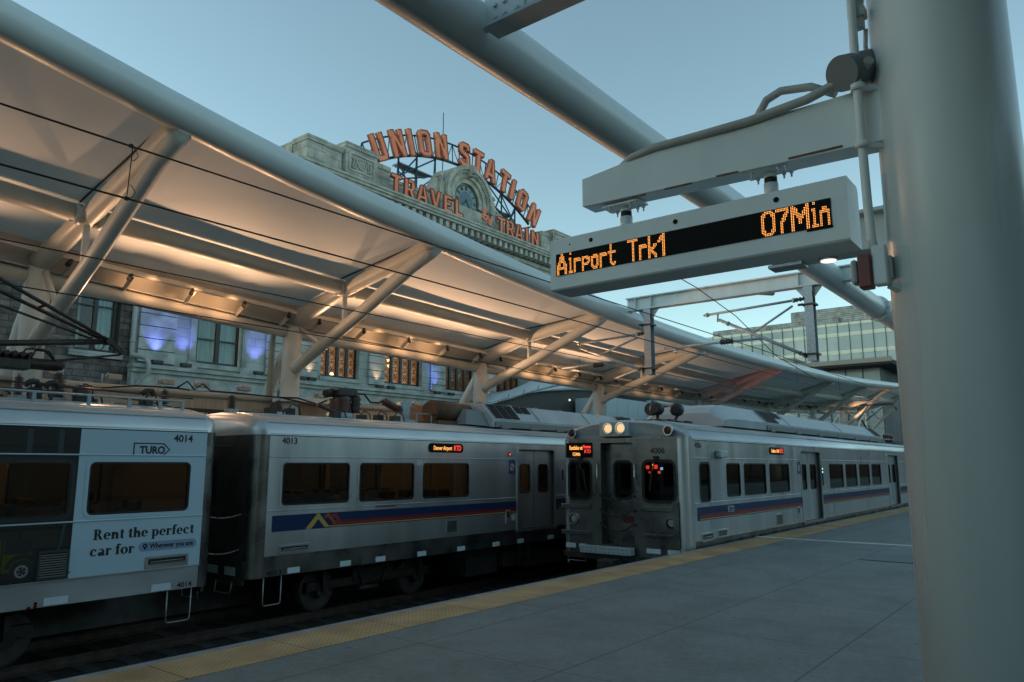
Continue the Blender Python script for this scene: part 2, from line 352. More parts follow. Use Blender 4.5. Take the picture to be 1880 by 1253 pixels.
def text(s, size, org, ux, uy, depth, m, parent, name='lettering', fit=None, bold=0.0, shear=0, align='LEFT', **k):
    cu = bpy.data.curves.new('t', 'FONT'); cu.body = s; cu.size = size; cu.extrude = depth; cu.offset = bold; cu.shear = shear; cu.resolution_u = 4; cu.align_x = align
    ob = bpy.data.objects.new('t', cu); C.objects.link(ob)
    me = bpy.data.meshes.new_from_object(ob.evaluated_get(bpy.context.evaluated_depsgraph_get()))
    C.objects.unlink(ob); bpy.data.objects.remove(ob)
    ux, uy = Vector(ux), Vector(uy); uz = ux.cross(uy); org = Vector(org)
    xs = [v.co.x for v in me.vertices]; x0, x1 = min(xs), max(xs); sx = fit/(x1-x0) if fit else 1
    b = MB(); b.add([org+ux*((v.co.x-(x0 if fit else 0))*sx)+uy*v.co.y+uz*v.co.z for v in me.vertices], [tuple(p.vertices) for p in me.polygons])
    bpy.data.meshes.remove(me)
    return b.obj(name, m, parent, **k)
def rrect(u0, u1, v0, v1, r, n=5):
    P = []
    for cx, cy, a in ((u1-r, v1-r, 0), (u0+r, v1-r, 90), (u0+r, v0+r, 180), (u1-r, v0+r, 270)):
        P += [(cx+r*math.cos(R(a+90*i/n)), cy+r*math.sin(R(a+90*i/n))) for i in range(n+1)]
    return P
def wall(mb, u0, u1, v0, v1, holes, f, n=5):          # flat sheet with rounded holes; f(u,v)->xyz
    hs_ = sorted(holes); u = u0
    def q(a, b, c, d):
        if b-a > 1e-5 and d-c > 1e-5: mb.add([f(a, c), f(b, c), f(b, d), f(a, d)], [(0, 1, 2, 3)])
    for h0, h1, z0, z1, r in hs_:
        q(u, h0, v0, v1); q(h0, h1, v0, z0); q(h0, h1, z1, v1)
        for cx, cy, a, kx, ky in ((h1-r, z1-r, 0, h1, z1), (h0+r, z1-r, 90, h0, z1), (h0+r, z0+r, 180, h0, z0), (h1-r, z0+r, 270, h1, z0)):
            pts = [(cx+r*math.cos(R(a+90*i/n)), cy+r*math.sin(R(a+90*i/n))) for i in range(n+1)]
            for p, p2 in zip(pts, pts[1:]): mb.add([f(kx, ky), f(*p), f(*p2)], [(0, 1, 2)])
        u = h1
    q(u, u1, v0, v1)
def circ(cx, cy, r, n=24, a0=0): return [(cx+r*math.cos(2*math.pi*i/n+a0), cy+r*math.sin(2*math.pi*i/n+a0)) for i in range(n)]
def fz(y0): return lambda u, v, d: (u, y0+d, v)       # facade plane facing -Y (d>0 goes into the wall)
def fx(x0): return lambda u, v, d: (x0+d, u, v)       # plane facing -X (u is world Y)
def interp(tab, x):
    for (a, va), (b, vb) in zip(tab, tab[1:]):
        if x <= b: t = (x-a)/(b-a); return va+(vb-va)*t
    (a, va), (b, vb) = tab[-2:]; return vb+(x-b)*(vb-va)/(b-a)

# ------------------------------------------------------------------ ground, platforms, tracks
RT = -1.12                                             # top of rail
box('ground', 'ballast', None, -400, 1500, -700, 900, -1.6, RT-.17, kind='structure')
box('platform', 'concrete', None, -30, 160, -14, 6.66, RT-.15, 0, kind='structure')
box('platform_edge', 'edge', None, -30, 160, 6.664, 6.79, RT-.15, .002, kind='structure')
box('tactile_strip', 'tactile', None, -30, 160, 6.005, 6.655, -.01, .006, kind='structure')
box('island_platform', 'edge', None, -30, 160, 15.06, 24, RT-.15, 0, kind='structure')
box('plaza', 'edge', None, -80, 160, 24.01, 140, RT-.15, -.004, kind='structure')
def rail(y, lab):
    b = MB(); x0, x1 = -30, 160
    pr = [(-.07, 0), (.07, 0), (.07, .015), (.012, .03), (.012, .11), (.035, .12), (.035, .15), (-.035, .15), (-.035, .12), (-.012, .11), (-.012, .03), (-.07, .015)]
    b.prism(pr, lambda u, v, d: (d, y+u, RT-.15+v), x0, x1)
    b.obj('rail', 'rail', label=lab, cat='rail', group='running rails')
for y, l_ in ((7.76, 'steel rail closest to the yellow platform edge'), (9.20, 'second steel rail from the yellow platform edge, in front of the cab train'), (12.55, 'steel rail under the near wheels of the wrapped train'), (13.99, 'steel rail under the far wheels of the wrapped train')): rail(y, l_)
for yc in (8.48, 13.27):
    b = MB()
    for i in range(120):
        x = -12+i*.62; b.box(x-.12, x+.12, yc-1.25, yc+1.25, RT-.30, RT-.153)
    b.obj('sleepers', 'tie', kind='structure')
b = MB(); b.box(18.05, 18.16, -3, 6.0, .001, .02); b.box(18.05, 18.16, 6.0, 6.78, .007, .022)
b.obj('drain_channel', 'drain', label='narrow shiny metal joint cover running across the platform', cat='drain cover')
b = MB(); b.bbox(15.0, 16.25, 2.6, 3.72, .001, .012, .004); b.obj('floor_hatch', 'hatch', label='dark bluish steel hatch set in the platform beside the big column', cat='hatch')

# ------------------------------------------------------------------ canopy over the far platform
FT = [(-20, 12.9), (-9, 10.5), (-.5, 9.0), (3.4, 8.44), (5.34, 8.18), (7.3, 7.95), (8.1, 7.84), (12.8, 7.5), (19.2, 7.13), (23.4, 6.97), (32.1, 6.96), (43.2, 7.26), (57.4, 7.8), (79, 9.06), (100, 10.6)]
FY = lambda x: 12.5+.034*x if x < 60 else 14.54
ZR = [(-20, 8.2), (-9, 7.2), (-.5, 6.45), (6.46, 6.0), (13.44, 5.68), (22.2, 5.50), (31, 5.42), (42.2, 5.42), (55, 5.75), (66, 6.2), (77, 6.8), (90, 7.6)]
ZM = lambda x: interp(ZR, x)+.99 if x > 10 else interp(ZR, x)+.95
YM, YR = 16.6, 19.0
FX = [-9, -.9, 6.46, 13.44, 22.2, 30.97, 42.2, 54.6, 65, 74, 84]
can = thing('platform_canopy', 'white steel canopy with fabric panels over the far platform, in front of the station', 'canopy', (13.44, 19, 0))
def smooth_tab(tab, xs):
    out = []
    for x in xs:
        dd = [d*(.5 if x < 12 else 1.6) for d in range(-4, 5)]; out.append(sum(interp(tab, x+d) for d in dd)/9)
    return out
xs = [-12+i*1.5 for i in range(66)]
zf = smooth_tab(FT, xs)
b = MB(); b.path([(x, FY(x), z) for x, z in zip(xs, zf)], .325, 22); b.obj('front_tube', 'tubewhite', can)
ZF = list(zip(xs, zf))
for i, x in enumerate(FX):
    f = interp(ZF, x); yf = FY(x); zr = interp(ZR, x); zm = ZM(x)
    b = MB(); b.path([(x, YR-.05, zr+.36), (x, YR-.5, zr+.47), (x, YM+.1, zm-.04), (x, (YM+yf)/2, (zm+f-.22)/2+.05), (x, yf+.3, f-.20), (x, yf+.02, f-.10)], .2, 14, rs=[.25, .245, .21, .215, .27, .27])
    b.obj('rib', 'cream', can)
    zs = 4.3+.012*x
    b = MB(); b.path([(x, YR-.1, zs), (x, YR-.45, zs+.22), (x, (YR+yf)/2, (zs+.1+f-.5)/2+.06), (x, yf+.95, f-.60), (x, yf+.3, f-.33), (x, yf+.05, f-.18)], .15, 14, rs=[.175, .175, .17, .185, .21, .2]); b.obj('strut', 'cream', can)
    tt = (YR-.45-YM)/(YR-.45-yf-.9); zst = zs+.22+(f-.62-zs-.22)*tt
    b = MB(); b.tube((x, YM, zm-.15), (x, YM, zst), .07); b.obj('hanger', 'cream', can)
    b = MB(); b.path([(x, YR, 0), (x, YR, zr-.35), (x, YR, zr+.02), (x, YR, zr+.42)], .275, 20, rs=[.275, .275, .26, .16])
    b.box(x-.5, x+.5, YR-.5, YR+.5, .001, .04)
    b.obj('column', 'cream', can)
    b = MB(); b.path([(x, YR+.05, zr-.1), (x, YR+.7, zr-1.1), (x, YR+1.5, 3.2), (x, YR+2.5, 0)], .18, 14, rs=[.12, .17, .19, .2]); b.obj('back_strut', 'cream', can)
    b = MB(); b.add([(x-.012, YR+.2, zr-1.5), (x-.012, YR+.8, zr-1.6), (x-.012, YR+.25, zr-2.3), (x+.012, YR+.2, zr-1.5), (x+.012, YR+.8, zr-1.6), (x+.012, YR+.25, zr-2.3)], [(0,1,2),(5,4,3),(0,3,4,1),(1,4,5,2),(2,5,3,0)])
    b.add([(x-.012, YR-.24, zs+.12), (x-.012, YR-.95, zs+.62), (x-.012, YR-.24, zs-.3), (x+.012, YR-.24, zs+.12), (x+.012, YR-.95, zs+.62), (x+.012, YR-.24, zs-.3)], [(0,1,2),(5,4,3),(0,3,4,1),(1,4,5,2),(2,5,3,0)])
    b.obj('gusset', 'cream', can)
    b = MB(); b.tube((x, YR-.4, zr+.05), (x, YR-1.25, zs+.75), .07); b.obj('brace', 'cream', can)
    if i < len(FX)-1:
        x2 = FX[i+1]; zm2 = ZM(x2); zr2 = interp(ZR, x2)
        b = MB(); b.tube((x+.22, YM, zm), (x2-.22, YM, zm2), .2, n=16)
        b.tube((x+.16, YM, zm-.005), (x+.30, YM, zm-.006), .23, n=16); b.tube((x2-.30, YM, zm2-.005), (x2-.16, YM, zm2-.006), .23, n=16)
        b.obj('purlin_tube', 'cream', can)
        b = MB(); b.path([(x+.2, YR+.06, zr-.02), (x2-.2, YR+.06, zr2-.02)], .17, 14)
        b.bar((x+.1, YR+.06, zr+.163), (x2-.1, YR+.06, zr2+.163), .36, .02); b.obj('gutter_tube', 'cream', can)
        b = MB(); b.bar((x+.1, YR-.45, zr+.5), (x2-.1, YR-.45, zr2+.5), .16, .11); b.obj('rear_purlin', 'cream', can)
        b = MB(); b.add([(x, YR+.22, zr+.18), (x2, YR+.22, zr2+.18), (x2, YR-.1, zr2+.82), (x, YR-.1, zr+.82), (x, YR+.25, zr+.18), (x2, YR+.25, zr2+.18), (x2, YR-.07, zr2+.85), (x, YR-.07, zr+.85)], [(0,1,2,3),(7,6,5,4),(0,4,5,1),(1,5,6,2),(2,6,7,3),(3,7,4,0)])
        b.obj('fascia_panel', 'cream', can)
        # fabric panel, a 12 mm sheet that sags a little between its frames
        nu, nv = 10, 12; V = []
        for s_ in (0, ):
            for a in range(nu+1):
                u = a/nu; xx = x+(x2-x)*u; f2 = interp(ZF, xx); yf2 = FY(xx); zr_ = interp(ZR, xx); zm_ = ZM(x)+(ZM(x2)-ZM(x))*u
                for c in range(nv+1):
                    v = c/nv
                    if v < .42: t = v/.42; yy = YR-.08+(YM-YR+.08)*t; zz = (zr_+.80)+(zm_+.27-zr_-.80)*t
                    else: t = (v-.42)/.58; yy = YM+(yf2-YM)*t; zz = (zm_+.27)+(f2-.05-zm_-.27)*t-.10*math.sin(math.pi*t)*math.sin(math.pi*u)
                    V.append((xx, yy, zz+s_))
        n1 = (nu+1)*(nv+1); F = []
        for a in range(nu):
            for c in range(nv):
                k = a*(nv+1)+c; q = (k, k+1, k+nv+2, k+nv+1); F += [q]
        b = MB(); b.add(V, F, True); b.obj('membrane_panel', 'membrane', can)
        b = MB(); b.bar((x+.205, YR-.1, zr+.77), (x+.205, YM, zm+.245), .03, .03); b.obj('edge_strip', 'dkmetal', can)
        b = MB(); b.bar((x2-.205, YM-.05, zm2+.25), (x2-.205, FY(x2)+.3, interp(ZF, x2)-.1), .03, .03); b.obj('edge_strip', 'dkmetal', can)
b = MB(); b.path([(13.0, 19.35, 5.75), (13.0, 19.35, 5.35), (13.12, 19.55, 5.05), (13.12, 19.6, 2)], .09, 10); b.obj('downpipe', 'tan', can)

# downward lamps on triangular brackets along the rear purlin
proto = None; ords = ['first', 'second', 'third', 'fourth', 'fifth']
for bi in range(2, 8):
    x, x2 = FX[bi], FX[bi+1]; z1, z2 = interp(ZR, x), interp(ZR, x2)
    for k in range(5):
        t = (.07, .27, .5, .72, .93)[k]; xx = x+(x2-x)*t; zz = z1+(z2-z1)*t+.44
        lab = '%s bracket lamp from the left in the %s canopy bay' % (ords[k], ords[bi-2] if bi < 7 else 'sixth')
        if proto is None:
            proto = thing('bracket_lamp', lab, 'lamp', (xx, YR-.45, zz), 'bracket lamps under the canopy')
            b = MB(); b.add([(xx-.01, YR-.45, zz), (xx-.01, YR+.06, zz-.34), (xx-.01, YR-.14, zz-.36), (xx-.01, YR-.62, zz-.1), (xx+.01, YR-.45, zz), (xx+.01, YR+.06, zz-.34), (xx+.01, YR-.14, zz-.36), (xx+.01, YR-.62, zz-.1)], [(0,1,2,3),(7,6,5,4),(0,4,5,1),(1,5,6,2),(2,6,7,3),(3,7,4,0)]); b.obj('bracket', 'cream', proto)
            b = MB(); b.tube((xx-.02, YR-.52, zz-.01), (xx-.14, YR-.66, zz-.16), .045, .06); b.tube((xx, YR-.45, zz+.01), (xx-.02, YR-.53, zz-.04), .03); b.obj('lamp_head', 'dkmetal', proto)
        else: dup(proto, (xx, YR-.45, zz), lab)

# ------------------------------------------------------------------ tan shelter wall with warm floodlights that light the fabric
sh = thing('platform_shelter', 'long tan shelter wall with rounded top behind the wrapped train', 'shelter', (2, 19.7, 0))
b = MB(); b.box(-24, 19.6, 19.45, 19.9, 0, 3.60); b.obj('wall', 'tanwall', sh)
b = MB(); b.path([(-24, 19.46, 3.63), (19.6, 19.46, 3.63)], .09, 14); b.box(-24, 19.62, 19.46, 19.95, 3.603, 3.70); b.obj('roof', 'tan', sh)
b = MB(); b.box(8.6, 13.7, 19.40, 19.445, 2.90, 3.24); b.obj('name_panel', 'interd', sh)
b = MB(); b.box(7.75, 8.58, 19.40, 19.445, 2.90, 3.24); b.obj('agency_panel', 'panel', sh)
text('RTD', .22, (7.88, 19.395, 3.05), (1,0,0), (0,0,1), .004, 'red', sh, fit=.55)
text('UNION STATION', .22, (8.95, 19.395, 2.98), (1,0,0), (0,0,1), .004, 'paper', sh, fit=2.7)
b = MB(); b.box(13.0, 15.2, 18.5, 19.2, 3.55, 3.68); b.obj('pale_beam', 'cream', sh)
proto = None
LAMPCOL = (1.0, .50, .22)
FLX = [7.05, 8.41, 9.79, 10.78, 12.1, 13.5, 14.8, 16.2, 17.5, 19.1]
def flood(x, y, z, lab):
    global proto
    if proto is None:
        proto = thing('floodlight', lab, 'floodlight', (x, y, z), 'floodlights on the shelter roof')
        b = MB(); b.bbox(x-.02, x+.32, y-.1, y+.12, z+.10, z+.24, .02); b.obj('housing', 'spot', proto)
        b = MB(); b.path([(x-.12, y, z), (x-.12, y, z+.22), (x-.06, y, z+.14), (x, y, z+.26), (x+.02, y, z+.1)], .025, 6); b.obj('bracket', 'paper', proto); o = proto
    else: o = dup(proto, (x, y, z), lab)
ORD = ['first', 'second', 'third', 'fourth', 'fifth', 'sixth', 'seventh', 'eighth', 'ninth', 'tenth', 'eleventh', 'twelfth']
for i, x in enumerate(FLX): flood(x, 19.5, 3.73, '%s tan floodlight from the left on the shelter roof' % ORD[i])
def spotlight(loc, aim, e, size, col, blend=.6, rad=.08):
    l = bpy.data.lights.new('flood_beam', 'SPOT'); l.energy = e; l.spot_size = R(size); l.spot_blend = blend; l.color = col; l.shadow_soft_size = rad
    o = bpy.data.objects.new('flood_beam', l); C.objects.link(o); o.location = loc
    o.rotation_euler = (Vector(loc)-Vector(aim)).to_track_quat('Z', 'Y').to_euler(); return o
CAN_E = 175
for i, x in enumerate([-8+i*1.6 for i in range(30)]+[70, 73, 76, 79]):
    e = .3 if x < 0 else .55 if x < 6 else 1 if x < 28 else .8 if x < 33 else .15 if x < 60 else .9
    if min(abs(x-q) for q in FX) < .75: continue
    zr = interp(ZR, x); spotlight((x, 18.45, zr-.55), (x, 14.2, zr+1.35), CAN_E*e, 128, (1.0, .58, .32), 1.0, .05)
for bi in range(1, 6):
    x, x2 = FX[bi], FX[bi+1]
    for t in (.34, .5, .66):
        xx = x+(x2-x)*t; zz = interp(ZR, xx); e = (.35, 1, 1, .9, .3)[bi-1]
        spotlight((xx, 18.25, zz+.30), (xx, 19.2, zz+.15), 13*e, 118, LAMPCOL, 1.0, .05)

# ------------------------------------------------------------------ canopy tube above the near platform, with its bolted rafters
nt = thing('overhead_tube', 'thick white steel tube crossing overhead above the track, bolted rafter at its top', 'canopy tube', (10, 6, 0))
b = MB(); b.path([(-14, 6, 7.9), (-4, 6, 7.5), (4, 6, 7.38), (12, 6, 7.36), (24, 6, 7.34), (29.1, 6, 7.33)], .36, 26); b.obj('tube', 'tubewhite', nt)
b = MB(); b.tube((29.1, 6, 7.33), (29.2, 6, 7.33), .47, n=26)
for i in range(12):
    a = 2*math.pi*i/12; b.tube((29.04, 6+.42*math.cos(a), 7.33+.42*math.sin(a)), (29.12, 6+.42*math.cos(a), 7.33+.42*math.sin(a)), .03, n=6)
b.tube((29.2, 6, 7.33), (60, 6, 7.5), .36, n=26)
b.obj('flange', 'tubewhite', nt)
for nm, x in (('rafter', 6.72), ('rafter', 5.6)):
    b = MB(); b.box(x-.02, x+.02, -3, 5.70, 7.17, 7.75); b.box(x-.16, x+.16, -3, 5.62, 7.13, 7.17); b.box(x-.16, x+.16, -3, 5.62, 7.75, 7.79)
    b.box(x-.05, x-.022, 5.05, 5.68, 7.2, 7.72)
    for yy in (5.15, 5.35, 5.5):
        for zz in (7.28, 7.45, 7.62): b.tube((x-.085, yy, zz), (x-.05, yy, zz), .032, n=6)
    b.obj(nm, 'white', nt)
b = MB()
for x in (5.6, -1.4, -8.4, -15.4):
    if x < 5: b.box(x-.02, x+.02, -12, 5.70, 7.17, 7.75); b.box(x-.16, x+.16, -12, 5.62, 7.13, 7.17)
b.box(-16, 6.9, -12.2, -12, 7.1, 7.8); b.obj('far_rafters', 'white', nt)
b = MB(); b.box(-16, 6.6, -12, 1.0, 7.80, 7.86); b.obj('shade_deck', 'white', nt)  # unseen roof, added and trimmed to shade the platform and column

# ------------------------------------------------------------------ big near column with its sign arm, conduits, alarm
col = thing('platform_column', 'huge white steel column standing close on the right', 'column', (5.02, .565, 0))
b = MB(); b.path([(5.02, .565, 0), (5.02, .565, 4), (5.02, .565, 9.5)], .376, 64); b.obj('shaft', 'white', col)
b = MB(); b.tube((5.02, .565, 0), (5.02, .565, .04), .5, n=40); b.obj('base_plate', 'white', col)
b = MB()                                               # tapered box arm along Y with a small chamfer
arm = [(.80, 3.67), (3.062, 3.725), (3.062, 3.95), (2.75, 3.985), (2.55, 4.02), (.80, 4.035)]
b.prism(arm, lambda u, v, d: (d, u, v), 4.81, 5.0); b.obj('sign_arm', 'sign_white', col)
b = MB()
for y, l_ in ((2.35, .22), (2.62, .12), (1.45, .34), (1.95, .16)): b.bar((4.806, y, 3.70), (4.806, y-l_, 3.695), .004, .014)
b.obj('rust_streaks', 'rust', col)
b = MB(); b.path([(4.74, .97, 7), (4.74, .98, 4.8), (4.74, .985, 4.0), (4.74, .98, 3.3), (4.74, .975, 3.05), (4.74, .965, 2.98)], .027, 12)
for z in (4.02, 3.64): b.tube((4.74, .98, z-.02), (4.74, .98, z+.02), .045, n=10); b.bar((4.74, .98, z), (4.85, .86, z), .03, .03)
b.obj('conduit', 'sign_white', col)
b = MB(); b.path([(4.72, .90, 4.17), (4.78, .95, 4.15), (4.77, 1.05, 4.12), (4.78, 1.3, 4.06), (4.79, 1.7, 4.03), (4.80, 2.1, 4.035), (4.80, 2.4, 4.04), (4.82, 2.62, 4.02), (4.86, 2.72, 3.99)], .031, 10); b.obj('flexible_hose', 'conduit', col)
b = MB(); b.path([(4.90, 1.67, 4.02), (4.90, 1.655, 4.12), (4.90, 1.6, 4.20), (4.90, 1.5, 4.235), (4.90, 1.3, 4.20), (4.90, 1.15, 4.10)], .028, 10); b.tube((4.90, 1.672, 4.02), (4.90, 1.665, 4.085), .034); b.obj('flexible_hose', 'conduit', col)
b = MB(); b.tube((4.70, 1.06, 4.125), (4.96, .94, 4.245), .112, n=32); b.obj('capped_tube', 'capgrey', col, label='round capped stub tube seen end-on')
b = MB(); b.path([(4.85, .93, 4.45), (4.85, .94, 4.33), (4.85, .92, 4.24)], .014, 8)
for z, r_ in ((4.95, .035), (4.82, .03), (4.75, .04), (4.66, .034), (4.55, .045), (4.48, .03)): b.bbox(4.82-r_, 4.82+r_, .96-r_, .96+r_, z-.03, z+.04, .008)
b.obj('valve_stack', 'paper', col)
b = MB(); b.bbox(4.68, 4.76, .893, .97, 2.745, 2.985, .01); b.box(4.761, 4.95, .88, .94, 2.80, 2.93); b.bar((4.74, .89, 2.75), (4.80, .84, 2.72), .05, .04); b.obj('junction_box', 'sign_white', col)
al = thing('fire_alarm', 'dark red fire alarm strobe with clear lens on the big column', 'alarm', (4.70, 1.0, 2.73))
b = MB(); b.bbox(4.66, 4.76, .974, 1.047, 2.735, 2.94, .008); b.obj('housing', 'redbox', al)
b = MB(); b.bbox(4.665, 4.755, 1.05, 1.09, 2.765, 2.915, .018); b.obj('strobe_lens', 'lens', al)

dsn = thing('display_sign', 'white hanging departure board lit with amber dots, below the box arm', 'departure board', (4.94, 2.24, 3.08))
b = MB()
oy0, oy1, oz0, oz1 = 1.105, 3.37, 3.085, 3.50
hous = [(4.80, oz0+.008), (4.808, oz0), (5.0, oz0-.0), (5.08, oz0+.08), (5.08, oz1), (4.808, oz1), (4.80, oz1-.008)]
b.prism([(4.80, 3.09), (4.812, 3.078), (5.085, 3.078), (5.085, 3.47), (5.06, 3.50), (4.812, 3.50), (4.80, 3.488)], lambda u, v, d: (u, d, v), oy0, oy1); b.obj('housing', 'sign_white', dsn)
sc = box('screen', 'screen', dsn, 4.792, 4.80, 1.205, 3.312, 3.192, 3.37)
b = MB(); b.box(4.793, 4.7995, 1.2, 1.36, 3.176, 3.191); b.obj('screen_notch', 'screen', dsn)
GL = {'A': [[(3,0),(1,7),(0,9),(0,14)], [(3,0),(5,7),(6,9),(6,14)], [(0,10),(6,10)]],
 'i': [[(2,0),(2,0.4)], [(1,4),(2,4),(2,14)], [(1,14),(4,14)]],
 'r': [[(0,5),(0,14)], [(0,7),(3,5),(5,6)]],
 'p': [[(0,5),(0,14)], [(0,5),(4,5),(6,7),(6,8),(4,10),(0,10)]],
 'o': [[(2,5),(0,7),(0,12),(2,14),(4,14),(5,12),(5,7),(4,5),(2,5)]],
 't': [[(2,0),(2,12),(4,14),(6,13)], [(0,5),(6,5)]],
 'T': [[(0,0),(7,0)], [(3.5,0),(3.5,14)]],
 'k': [[(0,0),(0,14)], [(5,6),(1,9),(5,13),(5,14)]],
 '1': [[(0,4),(3,0),(3,14)]],
 '0': [[(2,0),(0,3),(0,11),(2,14),(5,14),(7,11),(7,3),(5,0),(2,0)]],
 '7': [[(0,0),(7,0),(7,2),(3,8),(3,14)]],
 'M': [[(0,14),(0,0),(1,1),(4,8),(4,10),(4,8),(8,1),(8,0),(8,14)]],
 'n': [[(0,14),(0,7),(3,4),(6,7),(6,14)]]}
def raster(ch):
    S = set()
    for st in GL[ch]:
        for (a, c), (a2, c2) in zip(st, st[1:]):
            N = max(1, int(2*max(abs(a2-a), abs(c2-c))))
            for i in range(N+1):
                px, py = round(a+(a2-a)*i/N), round(c+(c2-c)*i/N)
                for dx in (0, 1):
                    for dy in (0, 1): S.add((px+dx, py+dy))
    return S
def led(word, b):
    for ch, y0, y1 in word:
        S = raster(ch); cmax = max(p[0] for p in S)+1; pit = (y0-y1)/cmax
        for cx, cy in S:
            yy = y0-(cx+.5)*pit; zz = 3.366-(cy+.5)*.01075; q = .0030
            b.prism(circ(0, 0, q, 6), lambda u, v, d: (d, yy+u*pit/.0108, zz+v), 4.7905, 4.7917)
b = MB()
led(zip('AirportTrk1', [3.303,3.196,3.142,3.066,2.982,2.904,2.831,2.662,2.565,2.490,2.412], [3.205,3.149,3.075,2.989,2.914,2.838,2.762,2.574,2.497,2.418,2.352]), b)
led(zip('07Min', [1.649,1.553,1.455,1.332,1.274], [1.554,1.465,1.336,1.281,1.212]), b)
b.obj('led_text', 'led', dsn)
for y, r_ in ((2.984, .017), (2.269, .018), (1.543, .019), (3.183, .006)):
    b = MB(); b.tube((4.796, y, 3.434), (4.80, y, 3.434), r_, n=18); b.obj('sensor', 'screen', dsn)
for y in (2.745, 1.617):
    b = MB(); b.tube((4.94, y, 3.50), (4.94, y, 3.605), .048, n=20); b.tube((4.94, y, 3.645), (4.94, y, 3.685), .042, n=20); h = b.obj('hanger_post', 'sign_white', dsn)
    b = MB(); b.tube((4.94, y, 3.606), (4.94, y, 3.644), .043, n=20); b.obj('rubber_sleeve', 'black', h)
    b = MB(); b.box(4.84, 5.0, y-.16, y+.16, 3.683, 3.697)
    for dx in (.86, .98):
        for dy in (-.13, -.08, .1): b.tube((4+dx, y+dy, 3.64), (4+dx, y+dy, 3.683), .007, n=6); b.tube((4+dx, y+dy, 3.665), (4+dx, y+dy, 3.683), .014, n=6)
    b.obj('clamp_plate', 'sign_white', h)

# steel beam with a round downlight, further down the platform
dl = thing('light_beam', 'white steel beam with round downlight, half hidden by the departure board', 'beam', (9, 2.2, 3.9))
b = MB(); b.box(8.97, 9.03, 1.5, 2.9, 4.14, 4.53); b.box(8.85, 9.15, 1.5, 2.95, 4.10, 4.14); b.box(8.85, 9.15, 1.5, 2.9, 4.53, 4.57); b.obj('beam', 'white', dl)
b = MB(); b.box(8.87, 9.13, 2.6, 3.0, 4.06, 4.099); b.obj('bracket', 'galv', dl)
b = MB(); b.tube((9.0, 2.33, 4.075), (9.0, 2.33, 4.099), .105, n=24); b.obj('lamp_rim', 'white', dl)
b = MB(); b.tube((9.0, 2.33, 4.067), (9.0, 2.33, 4.0745), .085, n=24); b.obj('lamp_lens', em('downlight_lens', (1, .86, .74), 1.6), dl)

# ------------------------------------------------------------------ catenary gantry
GX = 23.5
gan = thing('catenary_gantry', 'white beam spanning the tracks with two drop posts holding wire arms', 'gantry', (GX, 9, 7.2))
b = MB(); b.box(GX-.03, GX+.03, 4.5, 13.1, 7.22, 7.62); b.box(GX-.16, GX+.16, 4.5, 13.15, 7.18, 7.22); b.box(GX-.16, GX+.16, 4.5, 13.1, 7.62, 7.66)
for y in (12.72, 12.1, 7.0, 6.4): b.box(GX-.15, GX-.031, y-.01, y+.01, 7.22, 7.62)
for y in (13.0, 12.9):
    for z in (7.3, 7.42, 7.54): b.tube((GX-.06, y, z), (GX-.03, y, z), .025, n=6)
b.obj('beam', 'white', gan)
def insul(b, p, q, r=.055, n=6):
    p, q = Vector(p), Vector(q); pts, rs = [], []
    for i in range(n*2+1): pts.append(p+(q-p)*i/(n*2)); rs.append(r if i % 2 else r*.55)
    b.path(pts, r, 12, rs=rs)
